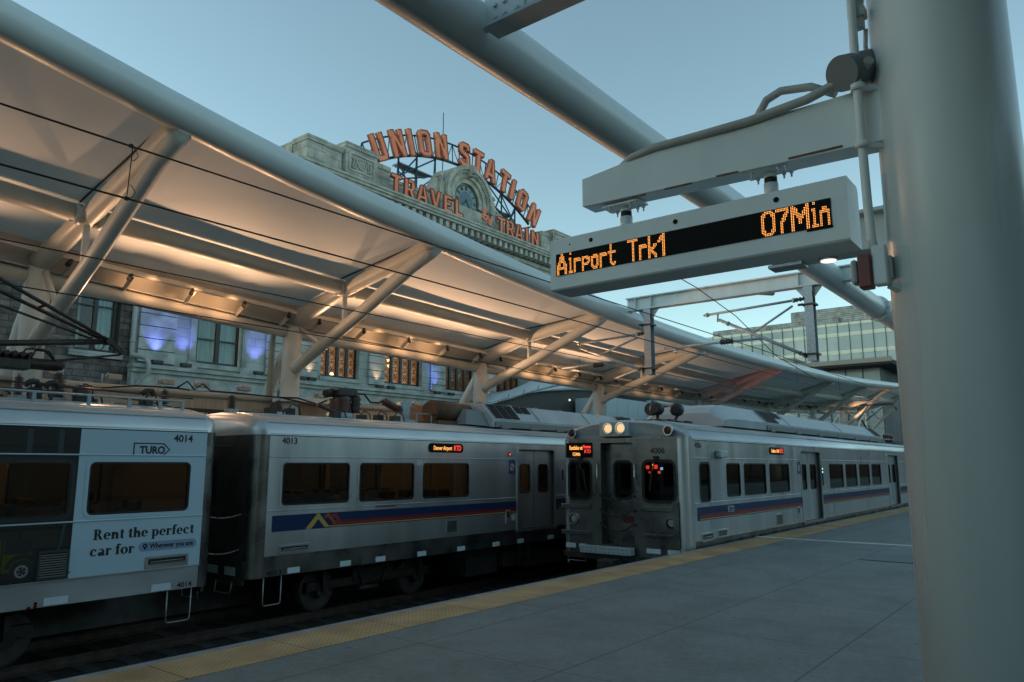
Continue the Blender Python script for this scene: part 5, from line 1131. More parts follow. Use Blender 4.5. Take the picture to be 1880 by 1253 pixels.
for z, d in ((1.03, .12), (.72, .16), (.42, .18)):
    b = MB(); N = 16
    for k in range(N):
        t, t2 = k/N, (k+1)/N; b.path([(XF-.02, 9.0-.83*t, z-d*4*t*(1-t)+.05*t), (XF-.02, 9.0-.83*t2, z-d*4*t2*(1-t2)+.05*t2)], .013 if k % 2 else .017, 6)
    for y in (9.0, 8.17): b.bbox(XF-.05, XF, y-.03, y+.03, z-.03, z+.04, .008)
    b.obj('safety_chain', 'dkmetal', c06)
b = MB(); b.path([(XF-.02, 9.88, -.22), (XF-.03, 9.88, -.42), (XF-.03, 9.42, -.42), (XF-.02, 9.42, -.22)], .012, 8); b.tube((XF-.03, 9.88, -.5), (XF-.03, 9.88, -.4), .03); b.obj('front_stirrup', 'step', c06)
for y, s_ in ((7.6, 1), (9.55, -1)):
    b = MB(); b.path([(XF-.03, y, 1.86), (XF-.06, y+.02*s_, 1.80), (XF-.05, y+.12*s_, 1.35)], .012, 6); b.bar((XF-.045, y+.10*s_, 1.62), (XF-.04, y+.17*s_, 1.15), .012, .03); b.bbox(XF-.06, XF-.001, y-.06, y+.06, 1.83, 1.9, .01); b.obj('wiper', 'black', c06)
b = MB(); b.box(XF+.3, XF+1.6, Y1+1.0, Y1+1.04, .06, 2.2); b.box(XF+1.6, XF+1.64, Y1+.1, Y1+3.1, .06, 2.2); b.bbox(XF+.3, XF+.75, Y1+.2, Y1+.95, .06, .95, .03); b.bbox(XF+.3, XF+.7, Y1+2.3, Y1+3.0, .06, .9, .03); b.obj('cab_interior', 'interd', c06)
for y, z, r_, m_ in ((8.00, 1.66, .030, 'redlit'), (7.90, 1.62, .024, 'redlit'), (7.80, 1.67, .034, 'redlit'), (7.66, 1.63, .022, 'bluelit'), (7.86, 1.71, .018, 'led'), (7.72, 1.55, .022, 'redlit'), (7.95, 1.55, .016, 'redlit')):  # cab lights; the red ones added to stand for the windshield's red reflection
    b = MB(); b.bbox(XF+.32, XF+.36, y-r_*1.2, y+r_*1.2, z-r_*1.3, z+r_*1.3, .008); b.obj('console_reflection_lamp', m_, c06)
hn = MB()
for dx, yy in ((0, 8.25), (.55, 8.0)):
    hn.path([(15.95+dx, yy, 3.02), (15.98+dx, yy, 3.02), (16.16+dx, yy, 3.02), (16.26+dx, yy, 3.02)], .16, 20, rs=[.10, .15, .15, .08])
    hn.tube((16.1+dx*.6, yy, 2.7), (16.1+dx, yy, 2.88), .04)
hn.path([(16.2, 8.5, 3.03), (16.35, 8.5, 3.03), (16.42, 8.5, 3.03)], .14, 18, rs=[.15, .15, .08])
for k in range(4): hn.bbox(15.6+k*.45, 15.9+k*.45, 7.9, 8.6, 2.70, 2.75+.02*(k % 2), .01)
hn.obj('air_horn', 'horn', c06)
hvac(c06, 17.8, 20.7, 34.5, Y1, 3.26)
b = MB(); b.bbox(37.9, 40, 7.6, 9.4, 2.7, 2.86, .02); pb = b.obj('pantograph_base', 'dkmetal', c06)
b = MB(); xq = 39.3
b.path([(xq-1.3, 8.48, 2.9), (xq-2.9, 8.48, 3.7), (xq-2.95, 8.48, 3.72)], .04, 8); b.path([(xq-2.9, 8.3, 3.7), (xq+.1, 8.1, 4.55)], .03, 8); b.path([(xq-2.9, 8.66, 3.7), (xq+.1, 8.86, 4.55)], .03, 8); b.path([(xq-1.2, 8.3, 2.9), (xq-2.7, 8.3, 3.5)], .02, 8)
b.path([(xq+.1, 7.6, 4.3), (xq+.1, 7.75, 4.6), (xq+.1, 9.2, 4.6), (xq+.1, 9.35, 4.3)], .03, 8); b.obj('pantograph_arm', 'dkmetal', pb)
for k in range(4): stack(c06, 38.2+k*.5, 8.0, 2.86, 3.15, .07, 5)

# ------------------------------------------------------------------ the station building
YB = 36.0
st = thing('station_building', 'old limestone station with clock gable and big grilled windows', 'building', (40, 42, 0))
fb = fz(YB)
def gwall(mb, u0, u1, v0, v1, holes, d=0):
    wall(mb, u0, u1, v0, v1, [(a, c, e, g, .002) for a, c, e, g in holes], lambda u, v: (u, YB+d, v), n=1)
# main block : big grilled windows
BW = [(27.53, 30.45), (32.6, 35.95), (38.3, 41.4), (43.9, 47.0), (49.4, 52.5)]
holes = [(a, c, 6.93, 13.0) for a, c in BW]
b = MB(); gwall(b, 25.4, 55.6, 0, 18.9, holes)
b.box(25.4, 25.45, YB+.001, YB+16, 0, 18.9); b.box(55.55, 55.6, YB+.001, YB+16, 0, 18.9); b.box(25.4, 55.6, YB+16, YB+16.1, 0, 18.9); b.box(25.5, 55.5, YB+.9, YB+15.9, 18.6, 18.85); b.obj('main_wall', 'lime', st)
# deep reveals
b = MB()
for a, c in BW:
    b.box(a-.02, a, YB-.001, YB+.55, 6.93, 13.0); b.box(c, c+.02, YB-.001, YB+.55, 6.93, 13.0); b.box(a-.1, c+.1, YB-.08, YB+.6, 6.70, 6.925); b.box(a, c, YB, YB+.6, 13.0, 13.05)
b.obj('window_reveals', 'limec', st)
def grilled(a, c, lit):
    f = fz(YB+.35); z0, z1 = 6.95, 12.9; n = 4; wq = (c-a)/n
    b = MB()
    for i in range(n+1): x = a+i*wq; b.box(x-.10 if i else x, x+.10 if i < n else x, YB+.30, YB+.42, z0, z1)
    b.box(a, c, YB+.31, YB+.41, z0-.02, z0+.12)
    for z in (9.0, 11.0): b.box(a, c, YB+.315, YB+.405, z-.12, z+.1)
    o = b.obj('window', 'wframe', st)
    b = MB()
    for i in range(n):
        x0, x1 = a+i*wq+.1, a+(i+1)*wq-.1; xm = (x0+x1)/2
        for zc in (z0+.50, 8.45, 9.5):
            h = .38; xw = (x1-x0)/2
            b.box(x0, x1, YB+.345, YB+.375, zc-h-.015, zc-h+.015); b.box(x0, x1, YB+.345, YB+.375, zc+h-.015, zc+h+.015)
            for k in range(4):
                ang = R(45*k); d = Vector((math.cos(ang)*xw*1.0, 0, math.sin(ang)*h)) if k in (0, 2) else Vector((math.copysign(xw, math.cos(ang)), 0, h))
                b.bar(Vector((xm, YB+.36, zc))-d, Vector((xm, YB+.36, zc))+d, .022, .03)
            b.path([(xm+xw*.55*math.cos(2*math.pi*k/12), YB+.36, zc+xw*.55*math.sin(2*math.pi*k/12)) for k in range(12)], .014, 4, closed=True)
        for q in (.0, .5, 1): b.box(x0+q*(x1-x0)-.012, x0+q*(x1-x0)+.012, YB+.348, YB+.372, z0+.88, 8.1)
        for z in (7.92, ): b.box(x0, x1, YB+.345, YB+.375, z-.012, z+.012)
    b.obj('grille', 'wframe', o)
    b = MB(); b.prism([(a, z0), (c, z0), (c, z1), (a, z1)], fz(YB+.44), 0, .01); b.obj('pane', 'winglass', o)
    # hall behind the glass
    b = MB(); b.box(a-1, c+1, YB+4.0, YB+4.1, 6.6, 13); b.box(a-1, c+1, YB+.7, YB+4, 6.5, 6.6); b.box(a-1.0, a-.9, YB+.7, YB+4, 6.6, 13); b.box(c+.9, c+1, YB+.7, YB+4, 6.6, 13); b.box(a-1, c+1, YB+.7, YB+4, 13, 13.1)
    b.box(a+.4, a+.75, YB+3.0, YB+3.5, 6.6, 12); b.box(c-.9, c-.5, YB+2.4, YB+3.0, 6.6, 12)
    b.path([(a+1.2+(c-a)*.25*math.cos(R(q*18)), YB+3.9, 8.2+1.0*math.sin(R(q*18))) for q in range(11)], .09, 6)
    b.obj('lit_room', lit, o)
    return o
lit2 = pm('dim_lit_room', (.26, .16, .08), (.42, .27, .14), .9, .8, emit=(1, .5, .2), estr=.035)
for i, (a, c) in enumerate(BW): 
    o = grilled(a, c, 'warmroom' if i < 2 else lit2)
    if i < 2:
        b = MB()
        for k, (x, z) in enumerate(((a+.15, 7.65), (a+2.1, 7.35), (a+1.3, 8.75), (a+.6, 8.75)) if i == 0 else ((a+.2, 8.7), (a+.75, 8.75), (a+1.7, 8.72), (a+1.0, 8.25), (a+.3, 8.15), (a+1.8, 8.35))): b.path([(x, YB+1.6, z-.1), (x, YB+1.6, z-.04), (x, YB+1.6, z+.06), (x, YB+1.6, z+.1)], .13, 10, rs=[.03, .13, .12, .03])
        b.obj('room_lamps', 'lamp', o)
# rusticated piers
def rustic(x0, x1, z0, z1, dpt=.16, course=.46):
    b = MB(); z = z0
    while z < z1-.1:
        b.bbox(x0, x1, YB-dpt, YB-.002, z+.02, min(z+course-.02, z1), .02); z += course
    b.cur = 1; b.box(x0+.03, x1-.03, YB-dpt+.05, YB-.003, z0, z1)
    b.obj('rusticated_pier', ['limec', 'joint_and_shade'], st)
for x0, x1 in ((25.5, 27.2), (31.15, 32.45), (36.75, 38.15), (42.35, 43.75), (47.8, 49.2), (53.5, 55.4)): rustic(x0, x1, 6.72, 13.2)
# ledge of several steps running along the whole limestone ground floor
b = MB()
for x0, x1 in ((16.35, 55.8),):
    b.box(x0, x1, YB-.62, YB-.003, 6.28, 6.45); b.box(x0+.05, x1, YB-.48, YB-.004, 6.08, 6.278); b.box(x0+.08, x1, YB-.34, YB-.005, 5.62, 6.078); b.box(x0+.05, x1, YB-.44, YB-.004, 5.42, 5.618); b.box(x0+.1, x1, YB-.26, YB-.006, 4.6, 5.418); b.box(x0+.08, x1, YB-.34, YB-.005, 4.42, 4.598); b.box(x0+.1, x1, YB-.24, YB-.006, 0, 4.418)
b.obj('stepped_ledge', 'limec', st)
# linking pavilion with the curtained window
b = MB(); gwall(b, 16.6, 25.38, 0, 13.2, [(19.75, 22.20, 6.86, 9.6)], d=.02); b.box(16.6, 25.38, YB+.3, YB+10, 13.0, 13.2); b.box(16.58, 16.63, YB+.021, YB+9, 0, 13.2); b.obj('pavilion_wall', 'lime', st)
rustic(16.75, 18.6, 6.60, 10.5, .14, .60); rustic(23.75, 25.3, 6.60, 10.5, .14, .46)
b = MB()
for x in (19.35, 22.3):
    b.bbox(x, x+.32, YB-.10, YB-.001, 6.9, 10, .01); b.bbox(x-.1, x+.42, YB-.16, YB-.001, 6.46, 6.88, .015)
    for k in range(26): b.bbox(x+.07, x+.25, YB-.13, YB-.10, 6.95+k*.115, 7.04+k*.115, .01)
b.box(19.75, 22.2, YB-.10, YB+.3, 6.62, 6.855); b.obj('carved_window_trim', 'limec', st)
b = MB()
for x0, x1 in ((19.76, 19.87), (20.86, 21.10), (22.08, 22.19)): b.box(x0, x1, YB+.16, YB+.28, 6.88, 9.58)
b.box(19.76, 22.19, YB+.17, YB+.27, 6.87, 7.0); b.box(19.76, 22.19, YB+.17, YB+.27, 9.4, 9.58); b.box(19.8, 22.1, YB+.175, YB+.265, 8.12, 8.20); o = b.obj('window', 'wframe', st)
b = MB(); b.box(19.8, 22.15, YB+.3, YB+.31, 6.9, 9.55); b.obj('pane', 'winglass', o)
b = MB()
for x0, x1 in ((19.84, 20.92), (21.04, 22.14)):
    n = 40; V = []
    for k in range(n+1): xx = x0+(x1-x0)*k/n; V += [(xx, YB+.5+.04*math.sin(k*1.15), 6.9), (xx, YB+.5+.04*math.sin(k*1.15), 9.55)]
    b.add(V, [(2*k, 2*k+2, 2*k+3, 2*k+1) for k in range(n)], True)
b.obj('curtain', 'curtain', o)
# cornice with brackets, parapet, clock gable
b = MB(); b.box(25.2, 55.8, YB-.35, YB+.5, 17.2, 17.9); b.box(25.3, 55.7, YB-.18, YB+.5, 16.2, 17.198); b.box(25.1, 55.9, YB-.5, YB+.5, 17.9, 18.2)
b.box(24.4, 56.6, YB-1.32, YB+.5, 18.75, 18.92); b.box(24.28, 56.72, YB-1.44, YB+.5, 18.922, 19.1); b.box(24.2, 56.8, YB-1.52, YB+.5, 19.102, 19.26); b.box(24.9, 56.1, YB-.7, YB+.5, 18.5, 18.748)
b.box(24.4, 25.3, YB+.6, YB+14, 18.75, 18.92); b.box(24.28, 25.3, YB+.6, YB+14, 18.922, 19.1)
b.obj('cornice', 'limec', st)
b = MB(); k = 0; x = 25.0
while x < 56: b.bbox(x, x+.34, YB-1.18, YB-.52, 18.25, 18.744, .03); x += .66
b.obj('cornice_brackets', 'limec', st)
b = MB(); b.box(24.95, 56.05, YB-.515, YB-.5, 18.21, 18.74); b.obj('bracket_shadow_band', 'joint_and_shade', st)  # dark sheet that paints the shade between the brackets
def para(x0, x1, z1, dy=0.0, dz=.9):
    b.box(x0, x1, YB-.25-dy, YB+.9, 19.262, z1-.34); b.box(x0-.05, x1+.05, YB-.33-dy, YB+.95, z1-.338, z1)
b = MB(); para(25.5, 26.85, 21.25, .25); para(26.95, 28.3, 21.35); para(28.4, 31.0, 21.8, .25); para(31.1, 32.3, 21.35)
para(49.6, 50.9, 21.35); para(51.0, 53.6, 21.8, .25); para(53.7, 55.2, 21.3, .1); b.box(25.5, 26.2, YB+1, YB+12, 19.2, 21.2)
b.box(32.4, 49.5, YB+.3, YB+.8, 19.262, 20.75); b.box(32.35, 49.55, YB+.22, YB+.85, 20.752, 20.95); b.obj('parapet', 'limeb', st)
for x0 in (28.65, 51.25):
    b = MB(); f = fz(YB-.50); b.ring([(x0, 20.0), (x0+2.1, 20.0), (x0+2.1, 21.2), (x0, 21.2)], [(x0+.12, 20.1), (x0+1.98, 20.1), (x0+1.98, 21.1), (x0+.12, 21.1)], f, -.06, .02)
    b.path([(x0+1.05+.34*math.cos(2*math.pi*k/20), YB-.54, 20.6+.34*math.sin(2*math.pi*k/20)) for k in range(20)], .05, 6, closed=True)
    V = [(x0+1.05, YB-.62, 20.6)]+[(x0+1.05+.3*math.cos(2*math.pi*k/16), YB-.51, 20.6+.3*math.sin(2*math.pi*k/16)) for k in range(16)]; b.add(V, [(0, 1+k, 1+(k+1) % 16) for k in range(16)], True)
    for s_ in (-1, 1):
        for q in (.52, .72):
            b.path([(x0+1.05+s_*(q+.08*math.cos(k*.7)), YB-.55, 20.25+.09*k) for k in range(9)], .045, 6)
            b.path([(x0+1.05+s_*q+.09*math.cos(2*math.pi*k/10), YB-.55, 20.9+.09*math.sin(2*math.pi*k/10)) for k in range(10)], .035, 5, closed=True)
            b.path([(x0+1.05+s_*q+.08*math.cos(2*math.pi*k/10), YB-.55, 20.28+.08*math.sin(2*math.pi*k/10)) for k in range(10)], .035, 5, closed=True)
    b.obj('carved_panel', 'limec', st)
CX, CZ = 40.25, 21.35
b = MB()
def arcp(r, a0=-12, a1=192, n=40): return [(CX+r*math.cos(R(a0+(a1-a0)*k/n)), CZ+r*math.sin(R(a0+(a1-a0)*k/n))) for k in range(n+1)]
for r0, r1, d0, d1 in ((2.62, 2.30, -.55, .9), (2.30, 2.05, -.42, .9), (2.05, 1.72, -.30, .9), (1.72, 1.36, -.14, .9)):
    O, I = arcp(r0), arcp(r1+.001); f = fb
    for k in range(40):
        b.prism([O[k], O[k+1], I[k+1], I[k]], f, d0, d1)
b.prism(circ(CX, CZ, 1.365, 40), fb, .05, .9); b.box(CX-2.6, CX+2.6, YB-.1, YB+.88, 19.262, 20.85)
for k in range(34):
    a = R(-8+k*196/33); b.bbox(CX+2.17*math.cos(a)-.07, CX+2.17*math.cos(a)+.07, YB-.50, YB-.40, CZ+2.17*math.sin(a)-.07, CZ+2.17*math.sin(a)+.07, .02)
b.bbox(CX-.24, CX+.24, YB-.72, YB-.3, CZ+1.78, CZ+2.72, .06); b.path([(CX, YB-.7, CZ+2.0), (CX, YB-.82, CZ+2.25), (CX, YB-.72, CZ+2.5)], .2, 10)
for s_ in (-1, 1):
    xs_ = [(2.55, 23.0), (2.9, 22.6), (3.3, 21.9), (3.9, 21.3), (4.6, 20.9), (4.6, 19.27), (2.5, 19.27)]
    b.prism([(CX+s_*u, v) for u, v in xs_], fb, -.05, .8)
    b.path([(CX+s_*(3.75+.45*math.cos(t*.5)*(1-t*.05)), YB-.12, 20.9+.45*math.sin(t*.5)*(1-t*.05)) for t in range(16)], .11, 8)
    b.path([(CX+s_*(2.95+.28*math.cos(t*.5)*(1-t*.05)), YB-.12, 22.25+.28*math.sin(t*.5)*(1-t*.05)) for t in range(16)], .09, 8)
    b.path([(CX+s_*4.1, YB-.1, 20.0), (CX+s_*4.1, YB-.1, 20.5), (CX+s_*3.5, YB-.12, 21.5)], .1, 8); b.bbox(CX+s_*2.65, CX+s_*3.1, YB-.3, YB-.06, 19.6, 22.0, .04)
b.obj('clock_gable', 'limec', st)
b = MB(); b.prism(circ(CX, CZ, 1.22, 40), fb, -.01, .049); ck = b.obj('clock', 'clockdial', st)
b = MB(); b.prism(circ(CX, CZ, .74, 36), fb, -.02, -.011); b.obj('clock_centre', 'clockface', ck)
b = MB(); b.ring(circ(CX, CZ, 1.27, 40), circ(CX, CZ, 1.20, 40), fb, -.05, -.011)
for h in range(12):
    a = R(90-30*h); nb = (3, 1, 2, 3, 3, 2, 3, 4, 4, 3, 2, 3)[h]
    for q in range(nb):
        o_ = (q-(nb-1)/2)*.085; ux, uz = math.cos(a), math.sin(a); p0 = Vector((CX+ux*.84-uz*o_, YB-.02, CZ+uz*.84+ux*o_)); p1 = Vector((CX+ux*1.13-uz*o_, YB-.02, CZ+uz*1.13+ux*o_)); b.bar(p0, p1, .05, .02, up=(0,1,0))
for m_ in range(60):
    a = R(6*m_); b.bar((CX+1.15*math.cos(a), YB-.018, CZ+1.15*math.sin(a)), (CX+1.2*math.cos(a), YB-.018, CZ+1.2*math.sin(a)), .02, .012, up=(0,1,0))
b.obj('clock_numerals', 'wframe', ck)
b = MB()
for ang, L, wd in ((R(90-232), .62, .09), (R(90-140), 1.0, .06)): b.bar((CX-.16*math.cos(ang), YB-.045, CZ-.16*math.sin(ang)), (CX+L*math.cos(ang), YB-.045, CZ+L*math.sin(ang)), wd, .02, up=(0,1,0))
b.tube((CX, YB-.06, CZ), (CX, YB-.022, CZ), .1); b.obj('clock_hands', 'ink', ck)
b = MB(); b.tube((39.75, 38, 18.8), (39.75, 38, 28.9), .045, .03, n=8); b.obj('roof_mast', 'dkmetal', label='thin mast standing on the station roof behind the big letters', cat='mast')
# lower block right of the main block
b = MB(); b.box(55.7, 66, YB+.5, YB+12, 0, 16.6); b.box(55.6, 66.4, YB+.0, YB+12.3, 16.6, 16.9); b.box(55.6, 66.2, YB+.2, YB+12.2, 16.902, 17.25); b.obj('side_block', 'limec', st)
# rock-faced wing at left
wg = thing('stone_wing', 'dark rock-faced stone wing left of the limestone station front', 'building', (5, 42, 0))
b = MB(); wall(b, -30, 16.55, 0, 13, [(x, x+1.95, 6.9, 10.6, .002) for x in (-8, -2.5, 3.2, 8.8, 14.05)][:5], lambda u, v: (u, YB+.30, v), n=1); b.box(-30, 16.5, YB+.6, YB+10, 12.7, 13); b.obj('wall', 'rhyol', wg)
for x in (3.2, 8.8, 14.05):
    b = MB(); 
    for x0, x1 in ((x, x+.13), (x+.88, x+1.02), (x+1.75, x+1.95)): b.box(x0, x1, YB+.55, YB+.66, 6.9, 10.6)
    b.box(x, x+1.95, YB+.56, YB+.65, 6.9, 7.05); b.box(x, x+1.95, YB+.565, YB+.645, 9.05, 9.12); o = b.obj('window', 'wframe', wg)
    b = MB(); b.box(x, x+1.95, YB+.67, YB+.68, 6.9, 10.6); b.obj('pane', 'winglass', o)
    b = MB()
    for x0, x1 in ((x+.1, x+.35), (x+1.05, x+1.75)):
        n = 20; V = []
        for k in range(n+1): xx = x0+(x1-x0)*k/n; V += [(xx, YB+.85+.03*math.sin(k*1.2), 6.9), (xx, YB+.85+.03*math.sin(k*1.2), 10.6)]
        b.add(V, [(2*k, 2*k+2, 2*k+3, 2*k+1) for k in range(n)], True)
    b.obj('curtain', 'curtain', o)
    b = MB(); b.box(x-.5, x+2.5, YB+2.5, YB+2.6, 6.5, 11); b.obj('dark_room', 'interd', o)
    b = MB(); b.box(x, x+1.95, YB+.302, YB+.55, 6.895, 6.90); b.bbox(x-.22, x+2.15, YB+.12, YB+.6, 6.62, 6.89, .02); b.obj('sill', 'lime', o)
b = MB(); b.path([(16.5, YB-.05, 13), (16.5, YB-.05, 7.05), (16.5, YB-.1, 6.9), (16.85, YB-.75, 6.72), (16.95, YB-.85, 6.5), (17.0, YB-.85, 6.0), (16.7, YB-.5, 5.6), (16.7, YB-.5, 0)], .115, 12)
for z in (7.5, 9.3): b.tube((16.5, YB-.05, z), (16.5, YB-.05, z+.1), .135)
b.obj('downpipe', 'conduit', wg)

# flood lamps on the ledge
proto = None
LL = [(17.55, 'B', 'blue-lit flood lamp on the ledge, leftmost below the ribbed blue pier'), (19.0, 'B', 'flood lamp on the ledge, just left of the curtained window, under a blue glow'), (23.1, 'B', 'flood lamp on the ledge right of the curtained window, under a blue glow'), (25.9, 'N', 'unlit flood lamp at the foot of the pier left of the first grilled window'),
      (26.6, 'W', 'flood lamp washing the pier left of the first grilled window'), (31.75, 'W', 'flood lamp washing the pier between the first two grilled windows'), (32.75, 'N', 'unlit flood lamp under the second grilled window'), (37.0, 'B', 'flood lamp under the blue strip right of the second grilled window'), (38.4, 'N', 'unlit flood lamp under the third grilled window'), (42.8, 'W', 'flood lamp washing the pier between the third and fourth grilled windows')]
for x, k, lab in LL:
    if proto is None:
        proto = thing('ledge_lamp', lab, 'flood lamp', (x, YB-.5, 6.452), 'flood lamps on the station ledge')
        b = MB(); b.bbox(x-.26, x+.26, YB-.6, YB-.34, 6.53, 6.70, .02); b.obj('housing', 'dkmetal', proto)
        b = MB()
        for q in (-.2, .2): b.tube((x+q, YB-.5, 6.452), (x+q, YB-.5, 6.55), .02, n=6)
        b.box(x-.24, x+.24, YB-.46, YB-.34, 6.702, 6.712); b.obj('bracket', 'dkmetal', proto)
    else: dup(proto, (x, YB-.5, 6.452), lab)
    if k == 'B': spotlight((x, YB-.55, 6.73), (x, YB-.05, 10.2), 170 if x < 30 else 80, 70, (.18, .23, 1.0), 1.0, .05)
    if k == 'W': spotlight((x, YB-.42, 6.78), (x, YB+.0, 9.0), 30, 70, (1.0, .62, .36), .9, .05)
b = MB()
for k in range(16): b.tube((36.72, YB-.17, 6.9+k*.2), (36.72, YB-.19, 6.9+k*.2), .035, n=8)
b.obj('light_string', 'bluelamp', label='vertical string of small blue lamps on the station pier', cat='lamp string')

# ------------------------------------------------------------------ roof sign
LP = {'U': ([[(0,1),(0,.14),(.12,0),(.58,0),(.70,.14),(.70,1),(.47,1),(.47,.22),(.23,.22),(.23,1)]], None, .70),
 'N': ([[(0,0),(.22,0),(.22,.58),(.50,0),(.72,0),(.72,1),(.50,1),(.50,.44),(.22,1),(0,1)]], None, .72),
 'I': ([[(0,0),(.24,0),(.24,1),(0,1)]], None, .24),
 'O': (None, ([(.14,0),(.58,0),(.72,.13),(.72,.87),(.58,1),(.14,1),(0,.87),(0,.13)], [(.235,.2),(.485,.2),(.485,.2),(.485,.8),(.485,.8),(.235,.8),(.235,.8),(.235,.2)]), .72),
 'S': ([[(0,.28),(0,.13),(.13,0),(.55,0),(.68,.13),(.68,.46),(.56,.58),(.22,.68),(.22,.80),(.46,.80),(.46,.70),(.68,.70),(.68,.87),(.55,1),(.13,1),(0,.87),(0,.58),(.12,.48),(.46,.37),(.46,.20),(.22,.20),(.22,.28)]], None, .68),
 'T': ([[(.22,0),(.46,0),(.46,.79),(.68,.79),(.68,1),(0,1),(0,.79),(.22,.79)]], None, .68),
 'A': ([[(0,0),(.22,0),(.27,.20),(.53,.20),(.58,0),(.80,0),(.53,1),(.40,1),(.40,.80),(.49,.38),(.31,.38),(.40,.80),(.40,1),(.27,1)]], None, .80),
 'R': ([[(0,0),(.22,0),(.22,.36),(.32,.36),(.48,0),(.73,0),(.54,.40),(.68,.52),(.68,.88),(.56,1),(.22,1),(.22,.82),(.44,.82),(.46,.78),(.46,.58),(.44,.54),(.22,.54),(.22,1),(0,1)]], None, .70),
 'V': ([[(.27,0),(.50,0),(.78,1),(.55,1),(.39,.35),(.23,1),(0,1)]], None, .78),
 'E': ([[(0,0),(.62,0),(.62,.2),(.23,.2),(.23,.41),(.54,.41),(.54,.59),(.23,.59),(.23,.8),(.62,.8),(.62,1),(0,1)]], None, .62),
 'L': ([[(0,0),(.60,0),(.60,.22),(.23,.22),(.23,1),(0,1)]], None, .60)}
def letter(ch, cx, cz, h, rot, y, depth, parent, wide=1.0):
    polys, rg, w_ = LP[ch]; c, s_ = math.cos(rot), math.sin(rot)
    def f(u, v, d):
        u = (u-w_/2)*h*wide; v = (v-.5)*h; return (cx+u*c-v*s_, y+d, cz+u*s_+v*c)
    b = MB()
    b.cur = 0
    def pr(d0, d1):
        if polys:
            for p in polys: b.prism(p, f, d0, d1)
        else: b.ring(rg[0], rg[1], f, d0, d1)
    pr(0, depth*.35); b.cur = 1
    def f2_(u, v, d):
        k = 1.0; return f(u, v, d)
    if polys:
        for p in polys: b.prism(p, f, depth*.352, depth)
    else: b.ring(rg[0], rg[1], f, depth*.352, depth)
    o = b.obj('sign_letter', ['orange', 'orangerim'], parent, base=(cx, y, cz))
    bm = bmesh.new(); bm.from_mesh(o.data); fr = [f_ for f_ in bm.faces if all(abs(v.co.y) < 1e-4 for v in f_.verts)]
    bmesh.ops.inset_region(bm, faces=fr, thickness=.045*h, use_even_offset=False)
    ins = set(v for f_ in fr for v in f_.verts)
    for v in ins: v.co.y += .05
    for f_ in bm.faces:
        if f_ not in fr and f_.material_index == 0 and all(v.co.y < .06 for v in f_.verts): f_.material_index = 1
    bm.to_mesh(o.data); bm.free()
    o['label'] = 'letter %s' % ch
    return o
us = thing('roof_sign', 'big orange arched letters UNION STATION on a blue frame above the clock', 'sign', (41, 37, 19.3))
AX, AZ, AR = 41.15, 25.55-17.4, 17.4
for ch, x in zip('UNIONSTATION', (32.3, 34.0, 35.25, 36.65, 38.4, 41.0, 42.65, 44.2, 46.0, 47.08, 48.4, 50.05)):
    a = math.asin((x-AX)/AR); letter(ch, x, AZ+AR*math.cos(a), 1.95, -a*.9, 36.75, .32, us, 0.86)
b = MB()
def ap(x, r, y=37.3): a = math.asin((x-AX)/AR); return (AX+(AR+r)*math.sin(a), y, AZ+(AR+r)*math.cos(a))
for y in (37.25,):
    for r_, rad in ((.62, .07), (-.85, .11)): b.path([ap(31.5+k*.78, r_, y) for k in range(25)], rad, 6)
for k in range(25):
    x = 31.5+k*.78; b.path([ap(x, .62), ap(x, -.85)], 0.043, 5)
    if k < 24: b.path([ap(x, .62 if k % 2 else -.85), ap(x+.78, -.85 if k % 2 else .62)], 0.032, 5)
b.path([(31.0, 37.3, 22.4), ap(31.5, .62)], 0.072, 6); b.path([(31.0, 37.3, 22.4), (30.6, 37.6, 21.2)], 0.072, 6); b.path([(31.0, 37.3, 22.4), (33, 37.6, 20.9)], 0.058, 6)
for side in (-1, 1):
    X_ = lambda d: AX+side*d
    legs = [(8.6, 22.0), (6.7, 23.2), (4.9, 24.1), (3.0, 24.5)]
    for (d, z) in legs: b.path([(X_(d), 37.25, z), (X_(d), 37.25, 19.3)], 0.072, 6); b.path([(X_(d), 37.25, z), (X_(d-1.0), 38.6, 19.3)], 0.065, 6)
    b.path([(X_(8.9), 37.25, 22.1), (X_(5.8), 37.25, 20.95), (X_(3.0), 37.25, 21.5)], 0.080, 6)
    b.path([(X_(8.6), 37.25, 20.9), (X_(3.2), 37.25, 22.9)], 0.065, 6); b.path([(X_(6.7), 37.25, 23.0), (X_(4.9), 37.25, 20.2)], 0.058, 6); b.path([(X_(4.9), 37.25, 23.8), (X_(7.4), 37.25, 20.9)], 0.058, 6)
    b.path([(X_(3.0), 37.25, 24.3), (X_(6.0), 37.25, 22.3), (X_(8.4), 37.25, 20.9)], 0.065, 6); b.path([(X_(3.0), 37.25, 22.9), (X_(4.9), 38.2, 21.0)], 0.051, 6); b.path([(X_(6.7), 37.25, 22.2), (X_(3.2), 37.25, 20.9)], 0.051, 6)
b.obj('frame', 'bluesteel', us)
for d0, d1 in ((-6.4, -3.2), (4.2, 6.6)):
    b = MB(); b.box(AX+d0, AX+d1, 37.4, 38.2, 22.95-(.5 if d0 > 0 else 0), 23.02-(.5 if d0 > 0 else 0))
    for k in range(12): b.box(AX+d0+k*(d1-d0)/12, AX+d0+k*(d1-d0)/12+.06, 37.4, 38.2, 22.88-(.5 if d0 > 0 else 0), 22.949-(.5 if d0 > 0 else 0))
    b.obj('catwalk', 'grate', us)
ts = thing('cornice_sign', 'straight row of orange letters TRAVEL by TRAIN standing on the cornice', 'sign', (40.5, 35.1, 19.27))
YT = YB-1.15
for ch, x in zip('TRAVELTRAIN', (32.28, 33.5, 34.72, 36.0, 37.28, 38.45, 43.35, 44.45, 45.6, 46.65, 47.75)): letter(ch, x*.994+.1, 20.03, 1.24, 0, YT, .22, ts, 1.1)
